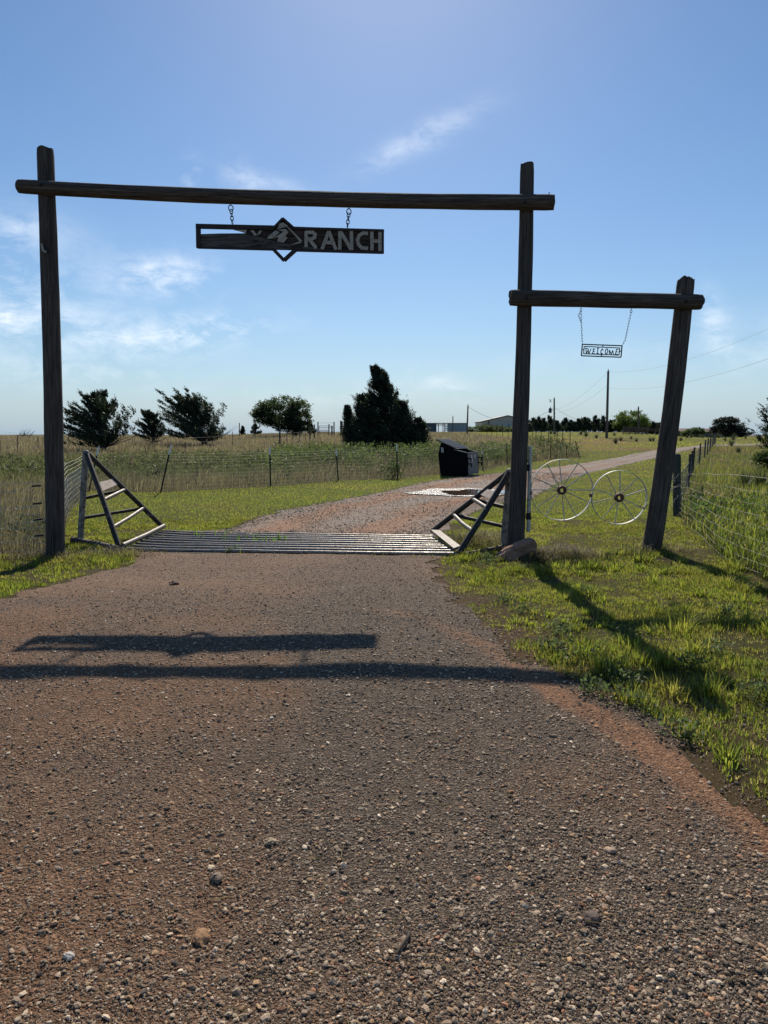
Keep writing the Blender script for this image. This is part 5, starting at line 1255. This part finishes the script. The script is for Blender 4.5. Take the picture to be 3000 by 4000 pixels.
# yuccas and small bushes
def yucca(name, g, h, n, label, seed, group=None, col=(.05, .065, .035)):
    r = np.random.default_rng(seed); az = r.uniform(0, 6.28, n); el = r.uniform(.25, 1.45, n); d = np.stack([np.cos(az) * np.cos(el), np.sin(az) * np.cos(el), np.sin(el)], 1)
    L = h * r.uniform(.75, 1.1, n); sd = unit(np.cross(d, [0, 0, 1.0])); w = (.022 * h / .6); b = np.tile(g, (n, 1)) + d * .04
    v = np.stack([b - sd * w, b + sd * w, b + d * L[:, None]], 1).reshape(-1, 3); c = np.array(col) * r.uniform(.6, 1.4, (n, 1))
    o = tri_obj(name, v, np.arange(3 * n).reshape(n, 3), M['leaf'], None, np.repeat(c, 3, 0), loc=g); return tag(o, label, 'yucca', group)
yucca('yucca', G(2908, 1898), .62, 120, 'spiky yucca nearer the wood post behind the loose wire', 71)
yucca('yucca', G(2972, 1902), .72, 150, 'spiky yucca at the picture edge behind the loose wire', 72)
SB = [(2152, 1697, 1), (2167, 1698, 1), (2290, 1707, 1.1), (2330, 1713, 1), (2405, 1733, 1.4), (2424, 1723, 1.1), (2400, 1702, .8), (2466, 1716, .8), (2486, 1726, .9), (2540, 1724, 1), (2552, 1724, 1.0), (2660, 1722, 1), (2685, 1712, .9), (2700, 1711, 1),
      (2732, 1709, .9), (2745, 1712, .8), (2767, 1707, .9), (2783, 1711, 1), (2806, 1712, 1.1), (2835, 1707, .8), (2833, 1722, .9), (2865, 1718, 1.5), (2912, 1714, .8), (2968, 1716, 1.2), (2858, 1742, 1.6), (2884, 1770, 1.5), (2662, 1706, .9), (2288, 1700, 1), (2270, 1699, 1.1)]
for i, (px, py, s) in enumerate(SB):
    g = G(px, py); k = g[1] / FPX
    yucca('low_shrub', g, 19 * k * s, 110, 'small dark shrub dotted over the green rise', 730 + i, 'small dark shrubs on the green rise', (.042, .05, .032))

# ------------------------------------------------------------------ grass
def blades(pos, h, w, az, lean, segs, col, seed):
    r = np.random.default_rng(seed); n = len(pos); sd = np.stack([np.cos(az + 1.57 + r.normal(0, .5, n)), np.sin(az + 1.57 + r.normal(0, .5, n)), np.zeros(n)], 1); ld = np.stack([np.cos(az), np.sin(az), np.zeros(n)], 1)
    up = np.array([0, 0, 1.0]); H = h[:, None]; Wd_ = w[:, None] * .5; Ln = lean[:, None]
    tip = pos + up * H * (1 - .35 * Ln ** 1.5) + ld * H * Ln; b0, b1 = pos - sd * Wd_, pos + sd * Wd_
    if segs == 1:
        v = np.stack([b0, b1, tip], 1); f = np.array([[0, 1, 2]]); k = 3; cm = np.array([.8, .8, 1.1])
    else:
        mid = pos + up * H * .55 + ld * H * Ln * .32; v = np.stack([b0, b1, mid - sd * Wd_ * .8, mid + sd * Wd_ * .8, tip], 1); f = np.array([[0, 1, 3], [0, 3, 2], [2, 3, 4]]); k = 5; cm = np.array([.7, .7, .95, .95, 1.15])
    F_ = (f[None] + (np.arange(n) * k)[:, None, None]).reshape(-1, 3)
    return v.reshape(-1, 3), F_, np.repeat(col, k, 0)
GREENS = np.array([(.11, .14, .026), (.145, .165, .03), (.075, .10, .026), (.185, .18, .036), (.23, .19, .09), (.18, .14, .08)])
def gcol(n, r, w): return GREENS[r.choice(len(GREENS), n, p=np.array(w) / sum(w))] * r.uniform(.75, 1.25, (n, 1))
def wedge(n, y0, y1, r, mx=.58, pad=1.0, pw=1.0):
    u = r.uniform(0, 1, n); y = (y0 ** (1 + pw * 0) + 0) + (y1 - y0) * u if pw == 0 else y0 * (y1 / y0) ** u
    x = r.uniform(-1, 1, n) * (mx * y + pad); return x, y
RIGHT_EDGE = APRON_RIGHT
def is_lawn(x, y): return ~(in_poly(x, y, LPAST) | in_poly(x, y, RPAST) | in_poly(x, y, GUARD)) & ~((y < 11.9) & in_poly(x, y, APRON)) & ~((y > 11) & in_poly(x, y, DRIVE_POLY))
# near verges: tufts of blades
r = np.random.default_rng(101)
def tufts(nt, per, x0, x1, y0, y1, seed, hmean, thresh, rad, w=(5, 5, 3, 3, 1.4, .6), lean=.5, width=.0065, cond=None):
    r = np.random.default_rng(seed); x = r.uniform(x0, x1, nt); y = r.uniform(y0, y1, nt)
    edge = line_dist(x, y, APRON_RIGHT)
    ok = is_lawn(x, y) & (fbm(x * 1.1, y * 1.1, 111, 4) + .3 * (fbm(x * 4, y * 4, 113, 3) - .5) > thresh + .10 * (1 - sstep(0, .35, edge)) * sstep(4, 5.5, y))
    ok &= np.abs(x) < y * .6 + 2.0
    if cond is not None: ok &= cond(x, y)
    x, y = x[ok], y[ok]; big = np.clip(.45 + 1.5 * (fbm(x * 1.6, y * 1.6, 117, 3) - .3), .35, 1.6)
    k = np.maximum(4, (per * big * r.uniform(.6, 1.3, len(x))).astype(int)); cx, cy, bg = np.repeat(x, k), np.repeat(y, k), np.repeat(big, k); n = len(cx)
    a = r.uniform(0, 6.28, n); q = np.abs(r.normal(0, rad, n)) * bg; px, py = cx + np.cos(a) * q, cy + np.sin(a) * q
    h = hmean * bg * r.uniform(.5, 1.3, n); tone = np.repeat(fbm(x * 2.3, y * 2.3, 119, 3), k)
    c = gcol(n, r, w); dryer = np.clip((tone - .5) * 2.2, 0, .8)[:, None]; c = (c + (np.array([.21, .185, .06]) - c) * dryer) * np.repeat(.62 + .75 * fbm(x * 3.1 + 9, y * 3.1, 120, 3), k)[:, None]
    z = T(px, py) + (fbm(px * 2.2, py * 2.2, 40, 3) - .5) * .05
    return blades(np.stack([px, py, z - .006], 1), h, width * r.uniform(.6, 1.4, n), a + r.normal(0, .5, n), np.clip(lean * r.uniform(.3, 1.5, n), 0, 1.3), 3, c, seed + 1)
pt = [tufts(12000, 22, .6, 7.0, 1.9, 9.0, 121, .058, .27, .045, width=.005), tufts(6500, 20, .8, 8.6, 8.5, 15.5, 123, .055, .26, .05, width=.007),
      tufts(460, 75, .9, 5.0, 2.2, 10.0, 125, .14, .40, .06, (6, 7, 2, 4, .4, .2), .65, .007),
      tufts(4200, 20, -9, -2.0, 6.0, 11.6, 127, .09, .2, .05, (6, 7, 3, 3, .8, .3), .5, .008),
      tufts(3000, 18, -6.5, -2.2, 10.6, 15.5, 129, .065, .3, .05, width=.009),
      tufts(8500, 11, .6, 8.0, 1.9, 13, 130, .04, .10, .06, (2, 2, 1, 2, 6, 5), .9, .006)]
v, f, c = join_arr(pt); o = tri_obj('verge_grass', v, f, M['grass'], col=c); tag(o, 'bright clumpy grass on the verges round the gate', 'grass', kind='stuff')
# mown lawn strip beside the drive
def field(n, y0, y1, seed, cond, h, hs, w, cw, lean, segs=1, noise=None, thr=0, mx=.6, colfn=None, az=None, zoff=0.0):
    r = np.random.default_rng(seed); x, y = wedge(n, y0, y1, r, mx); ok = cond(x, y)
    if noise: ok &= fbm(x * noise, y * noise, seed, 3) > thr
    x, y = x[ok], y[ok]; k = len(x); c = gcol(k, r, cw) if colfn is None else colfn(x, y, r)
    a = r.uniform(0, 6.28, k) if az is None else r.normal(az, .9, k)
    sz = .75 + .5 * fbm(x * .4, y * .4, seed + 2, 3)
    return blades(np.stack([x, y, T(x, y) - .01 + zoff], 1), h * sz * r.uniform(1 - hs, 1 + hs, k), w * (y / y0) ** .6 * r.uniform(.7, 1.3, k), a, np.clip(lean * r.uniform(.3, 1.6, k), 0, 1.2), segs, c, seed + 1)
def lawn_col(x, y, r):
    c = gcol(len(x), r, (6, 7, 3, 3, .4, .2)) * 1.3; t = fbm(x * .35, y * .5, 131, 4); d = np.clip((t - .46) * 3.0, 0, .85)[:, None]
    return c + (np.array([.27, .25, .05]) - c) * d
lawn = lambda x, y: is_lawn(x, y)
pt = [field(260000, 14, 34, 141, lawn, .042, .5, .010, None, .6, 1, colfn=lawn_col), field(110000, 32, 75, 143, lawn, .06, .5, .022, None, .6, 1, colfn=lawn_col), field(50000, 60, 150, 145, lawn, .10, .5, .05, None, .5, 1, 0.15, .38, colfn=lawn_col)]
v, f, c = join_arr(pt); o = tri_obj('lawn_grass', v, f, M['grass'], col=c); tag(o, 'short yellow green grass along both sides of the drive', 'grass', kind='stuff')
# tall dry pasture beyond the fences
lp = lambda x, y: in_poly(x, y, LPAST)
def past_col(x, y, r):
    n = len(x); P1 = np.array([(.22, .18, .135), (.18, .15, .112), (.26, .225, .172), (.155, .112, .088), (.14, .14, .09)]); c = P1[r.choice(5, n, p=[.32, .24, .2, .12, .12])] * r.uniform(.75, 1.25, (n, 1))
    g_ = np.clip((fbm(x * .16, y * .16, 57, 4) - .44) * 4 + (fbm(x * .9, y * .9, 151, 3) - .5) * 1.6, 0, 1) * (1 - sstep(40, 62, y)) * (.22 + .78 * sstep(22, 30, y)); gg = np.array([.12, .135, .068]) * r.uniform(.7, 1.3, (n, 1))
    return c + (gg - c) * g_[:, None]
pt = [field(60000, 11, 22, 153, lp, .34, .5, .008, None, .55, 3, colfn=past_col, az=.6), field(80000, 20, 48, 155, lp, .38, .5, .011, None, .5, 3, colfn=past_col, az=.6, mx=.6), field(60000, 42, 140, 157, lp, .40, .4, .035, None, .4, 1, colfn=past_col)]
v, f, c = join_arr(pt); o = tri_obj('pasture_grass', v, f, M['dry_grass'], col=c); tag(o, 'tall dry brown pasture grass behind the drive fence', 'tall grass', kind='stuff')
rp = lambda x, y: in_poly(x, y, RPAST) & (x > 0)
def rp_col(x, y, r):
    n = len(x); c = gcol(n, r, (5, 4, 5, 2, 1.2, .6)); b = np.clip((fbm(x * .45, y * .3, 161, 4) - .47) * 3.5, 0, .85)[:, None]; return c * .9 + (np.array([.155, .125, .07]) - c) * b
pt = [field(95000, 3.0, 22, 163, rp, .24, .6, .008, None, .6, 3, colfn=rp_col), field(60000, 20, 60, 165, rp, .30, .5, .014, None, .5, 1, colfn=rp_col), field(22000, 55, 130, 167, rp, .25, .5, .05, None, .4, 1, colfn=rp_col)]
v, f, c = join_arr(pt); o = tri_obj('side_pasture_grass', v, f, M['grass'], col=c); tag(o, 'rough green and tan grass behind the loose wire fence', 'tall grass', kind='stuff')
# green weeds massed behind the fence
r = np.random.default_rng(171); C, S, CC = [], [], []
def weedmass(n, region, hmin, hmax, seed, col, cond, leaf=.10, per=46):
    r = np.random.default_rng(seed)
    x = r.uniform(region[0], region[1], n); y = r.uniform(region[2], region[3], n); ok = cond(x, y); x, y = x[ok], y[ok]
    for i in range(len(x)):
        h = r.uniform(hmin, hmax); rr_ = h * r.uniform(.35, .6); p = np.stack([x[i] + r.normal(0, rr_ * .55, per), y[i] + r.normal(0, rr_ * .55, per), Tz(x[i], y[i]) + h * r.uniform(0, 1, per) ** .7], 1)
        C.append(p); S.append(np.full(per, leaf) * r.uniform(.6, 1.3, per)); CC.append(np.array(col) * r.uniform(.55, 1.35) * r.uniform(.8, 1.2, (per, 1)))
bandL = lambda x, y: lp(x, y) & (line_dist(x, y, FENCE[2:9]) > 2.0) & (fbm(x * .35, y * .35, 181, 3) > .42)
weedmass(800, (-16, 14, 27, 45), .3, .75, 172, (.075, .09, .045), bandL, .11)
weedmass(330, (-7, 9, 36, 49), .45, 1.05, 173, (.07, .092, .042), lambda x, y: lp(x, y) & (line_dist(x, y, FENCE[2:9]) > 4), .15)
weedmass(330, (-32, -7, 26, 42), .25, .6, 174, (.075, .08, .05), lambda x, y: lp(x, y) & (fbm(x * .3, y * .3, 183, 3) > .45), .13)
weedmass(260, (3, 13, 31, 47), .4, 1.0, 175, (.07, .086, .045), lambda x, y: lp(x, y) & (line_dist(x, y, FENCE[5:]) > .7), .13)
weedmass(110, (12, 17, 44, 62), .5, 1.0, 176, (.05, .065, .036), lp, .15)
weedmass(80, (-10, -5.9, 11.2, 14), .2, .5, 177, (.06, .07, .05), lp, .06, 60)
weedmass(60, (5, 8.3, 12.5, 20), .2, .5, 178, (.05, .08, .03), rp, .07, 50)
weedmass(8, (FENCE[6][0] - .5, FENCE[6][0] + .0, FENCE[6][1] - .2, FENCE[6][1] + .2), .5, .9, 179, (.045, .068, .03), lambda x, y: x == x, .1, 60)
C_ = np.concatenate(C); v, f = leaf_tris(C_, np.tile(np.array([-.2, 0, .7]), (len(C_), 1)), np.concatenate(S), r, .7, .5)
o = tri_obj('green_weeds', v, f, M['leaf'], col=np.repeat(np.concatenate(CC), 3, 0)); tag(o, 'mass of green weeds and brush growing behind the wire fence', 'weeds', kind='stuff')
# corn-like shoots in the cattle guard, weeds along it
r = np.random.default_rng(191); P = []
for (px, py, k) in ((765, 2100, 6), (790, 2108, 4), (888, 2090, 5), (880, 2118, 4), (935, 2120, 4), (975, 2115, 4), (1005, 2118, 6), (1037, 2122, 8), (1072, 2122, 8), (1095, 2120, 6), (1120, 2118, 4), (845, 2098, 3)):
    g = G(px, py)
    for _ in range(k): P.append(g + np.array([r.normal(0, .03), r.normal(0, .03), 0]))
P = np.array(P); n = len(P); pt = [blades(P + np.array([0, 0, -.02]), r.uniform(.12, .26, n), r.uniform(.014, .026, n), r.uniform(0, 6.28, n), r.uniform(.1, .6, n), 3, np.tile((.07, .13, .02), (n, 1)) * r.uniform(.8, 1.2, (n, 1)), 192)]
n = 1100; s = r.choice([-.06, 1.05, .3, .5, .7, .12], n) + r.normal(0, .03, n); t = np.clip(np.where(r.uniform(0, 1, n) < .6, r.normal(.85, .12, n), r.uniform(0, 1, n)), 0, 1.05)
q = np.array([guard_pt(a, b, -.03) for a, b in zip(s, t)]); pt.append(blades(q, r.uniform(.03, .13, n), r.uniform(.005, .009, n), r.uniform(0, 6.28, n), r.uniform(.2, 1, n), 3, gcol(n, r, (5, 4, 4, 2, 2, 1)), 193))
v, f, c = join_arr(pt); o = tri_obj('guard_weeds', v, f, M['grass'], col=c); tag(o, 'green shoots and grass growing up through the cattle guard rails', 'weeds', kind='stuff')
# broad-leaved weeds in the verge
r = np.random.default_rng(195); C, S, CC = [], [], []
for (px, py) in [(2300, 2720), (2420, 2660), (1925, 2215), (1905, 2190), (2240, 2575), (2180, 2470), (2500, 2790), (2050, 2400), (2700, 2620), (2860, 2420), (2330, 2330), (2600, 2860), (2450, 2500), (1960, 2350), (905, 2160), (2950, 2700), (2780, 2560), (2130, 2540)]:
    g = G(px, py)
    for _ in range(3): q = g + np.array([r.normal(0, .07), r.normal(0, .07), 0]); k = 40; C.append(q + np.stack([r.normal(0, .045, k), r.normal(0, .045, k), r.uniform(.01, .11, k)], 1)); S.append(r.uniform(.018, .036, k)); CC.append(np.array([.075, .10, .05]) * r.uniform(.6, 1.3, (k, 1)))
C_ = np.concatenate(C); v, f = leaf_tris(C_, np.tile(np.array([0, 0, .25]), (len(C_), 1)), np.concatenate(S), r, .9, .75)
o = tri_obj('verge_weeds', v, f, M['leaf'], col=np.repeat(np.concatenate(CC), 3, 0)); tag(o, 'small broad leaved weeds dotted through the verge grass', 'weeds', kind='stuff')
# cut dry grass piled by the rock, under the right wing and round the posts
r = np.random.default_rng(201); P, A_, L_ = [], [], []
for (cx, cy, sx, sy, hz, k) in ((G(2200, 2190)[0], G(2200, 2190)[1] + .1, .30, .16, .10, 1500), (G(2130, 2180)[0], G(2130, 2180)[1] + .05, .35, .15, .08, 900), (G(1880, 2125)[0], G(1880, 2125)[1], .40, .35, .14, 1800), (PA[0] - .1, PA[1] - .15, .45, .18, .04, 700), (PA[0] + .7, PA[1] + .1, .5, .25, .04, 500), (4.05, 10.1, .35, .2, .03, 350), (G(2600, 2000)[0] - .3, 12.6, .3, .8, .05, 500), (-4.15, 10.95, .3, .2, .06, 350)):
    P.append(np.stack([r.normal(cx, sx, k), r.normal(cy, sy, k), np.zeros(k)], 1)); P[-1][:, 2] = T(P[-1][:, 0], P[-1][:, 1]) + np.exp(-(((P[-1][:, 0] - cx) / sx) ** 2 + ((P[-1][:, 1] - cy) / sy) ** 2) * .6) * hz * r.uniform(.2, 1.1, k)
P = np.concatenate(P); n = len(P); c = np.array([(.22, .18, .12), (.15, .12, .08), (.28, .24, .17), (.12, .11, .06)])[r.choice(4, n)] * r.uniform(.7, 1.2, (n, 1))
v, f, c = blades(P, r.uniform(.06, .2, n), r.uniform(.003, .006, n), r.uniform(0, 6.28, n), r.uniform(.8, 1.3, n), 3, c, 202)
o = tri_obj('dry_cut_grass', v, f, M['dry_grass'], col=c); tag(o, 'dry cut grass heaped behind the rock and round the posts', 'dry grass', kind='stuff')
# straw scattered on the gravel
x = r.uniform(-3, 2.2, 430); y = 1.6 * (5.6) ** r.uniform(0, 1, 430); zz, s_ = APZ(x, y); k = s_ > .05; x, y, zz = x[k], y[k], zz[k]; n = len(x)
a = r.uniform(0, 6.28, n); L = r.uniform(.015, .075, n); w = r.uniform(.0008, .0018, n) * (1 + y * .12); d = np.stack([np.cos(a), np.sin(a), r.uniform(-.05, .25, n)], 1); sd = np.stack([-np.sin(a), np.cos(a), np.zeros(n)], 1); p = np.stack([x, y, zz + .012], 1)
q0, q1 = p, p + d * L[:, None]; up = np.array([0, 0, 1.0]) * .0022
v = np.stack([q0 - sd * w[:, None], q0 + sd * w[:, None], q0 + up, q1 - sd * w[:, None] * .6, q1 + sd * w[:, None] * .6, q1 + up], 1).reshape(-1, 3)
f = (np.array([(0, 1, 4), (0, 4, 3), (1, 2, 5), (1, 5, 4), (2, 0, 3), (2, 3, 5)])[None] + (np.arange(n) * 6)[:, None, None]).reshape(-1, 3)
o = tri_obj('straw', v, f, M['dry_grass'], col=np.repeat(np.array([.36, .29, .17]) * r.uniform(.7, 1.2, (n, 1)), 6, 0)); tag(o, 'bits of pale straw scattered over the gravel', 'straw', kind='stuff')
# twig and a few single stones that stand out
def gz(px, py):
    g = G(px, py); return np.array([g[0], g[1], float(APZ(np.array([g[0]]), np.array([g[1]]))[0][0])])
m = MB(); P = [gz(1548, 3772) + np.array([0, 0, .012]), gz(1575, 3735) + np.array([0, 0, .014]), gz(1596, 3705) + np.array([0, 0, .016]), gz(1602, 3682) + np.array([0, 0, .012])]
m.tube(P, [.004, .0055, .006, .0035], 7); m.tube([P[2], P[2] + np.array([-.018, .01, .008])], [.004, .002], 5)
tag(m.build('twig', M['bark'], smooth=60, loc=P[0]), 'curved grey twig lying alone on the gravel', 'twig')
def lone_stone(px, py, r_, lab, col, seed):
    rr = np.random.default_rng(seed); g = gz(px, py); me = bpy.data.meshes.new('stone'); bm = bmesh.new(); bmesh.ops.create_icosphere(bm, subdivisions=3, radius=1)
    for v in bm.verts: v.co = Vector(v.co) * (1 + (float(fbm(v.co.x * 1.4 + seed, v.co.y * 1.4 + v.co.z, seed, 3)) - .5) * .9 + (float(fbm(v.co.x * 5 + seed, v.co.y * 5 + v.co.z * 5, seed, 3)) - .5) * .35); v.co = Vector((v.co.x * r_ * 1.25, v.co.y * r_, v.co.z * r_ * .6))
    bm.to_mesh(me); bm.free(); c = np.ones((len(me.vertices), 4), np.float32); c[:, :3] = col; me.attributes.new('tint', 'FLOAT_COLOR', 'POINT').data.foreach_set('color', c.ravel()); me.materials.append(M['stone'])
    o = bpy.data.objects.new('stone', me); COL.objects.link(o); o.location = tuple(g + np.array([0, 0, r_ * .3])); o.rotation_euler = (0, .1, seed); return tag(o, lab, 'stone')
lone_stone(1055, 3318, .020, 'tan stone standing proud in the middle of the gravel', (.26, .21, .15), 1)
lone_stone(848, 3462, .021, 'lumpy dark clod half buried in the gravel', (.16, .125, .10), 2)
lone_stone(2385, 3350, .018, 'pale pinkish stone on the gravel toward the dirt strip', (.36, .27, .20), 3)
lone_stone(2310, 3622, .022, 'dark stone beside a small hole in the gravel', (.11, .085, .075), 4)
lone_stone(790, 3690, .026, 'orange brown clod flattened into the near gravel', (.25, .15, .085), 5)
lone_stone(270, 3782, .014, 'smooth pale flat stone in the near gravel corner', (.36, .34, .32), 6)
lone_stone(680, 2290, .05, 'dark lump of earth on the gravel before the guard wing', (.13, .09, .07), 7)
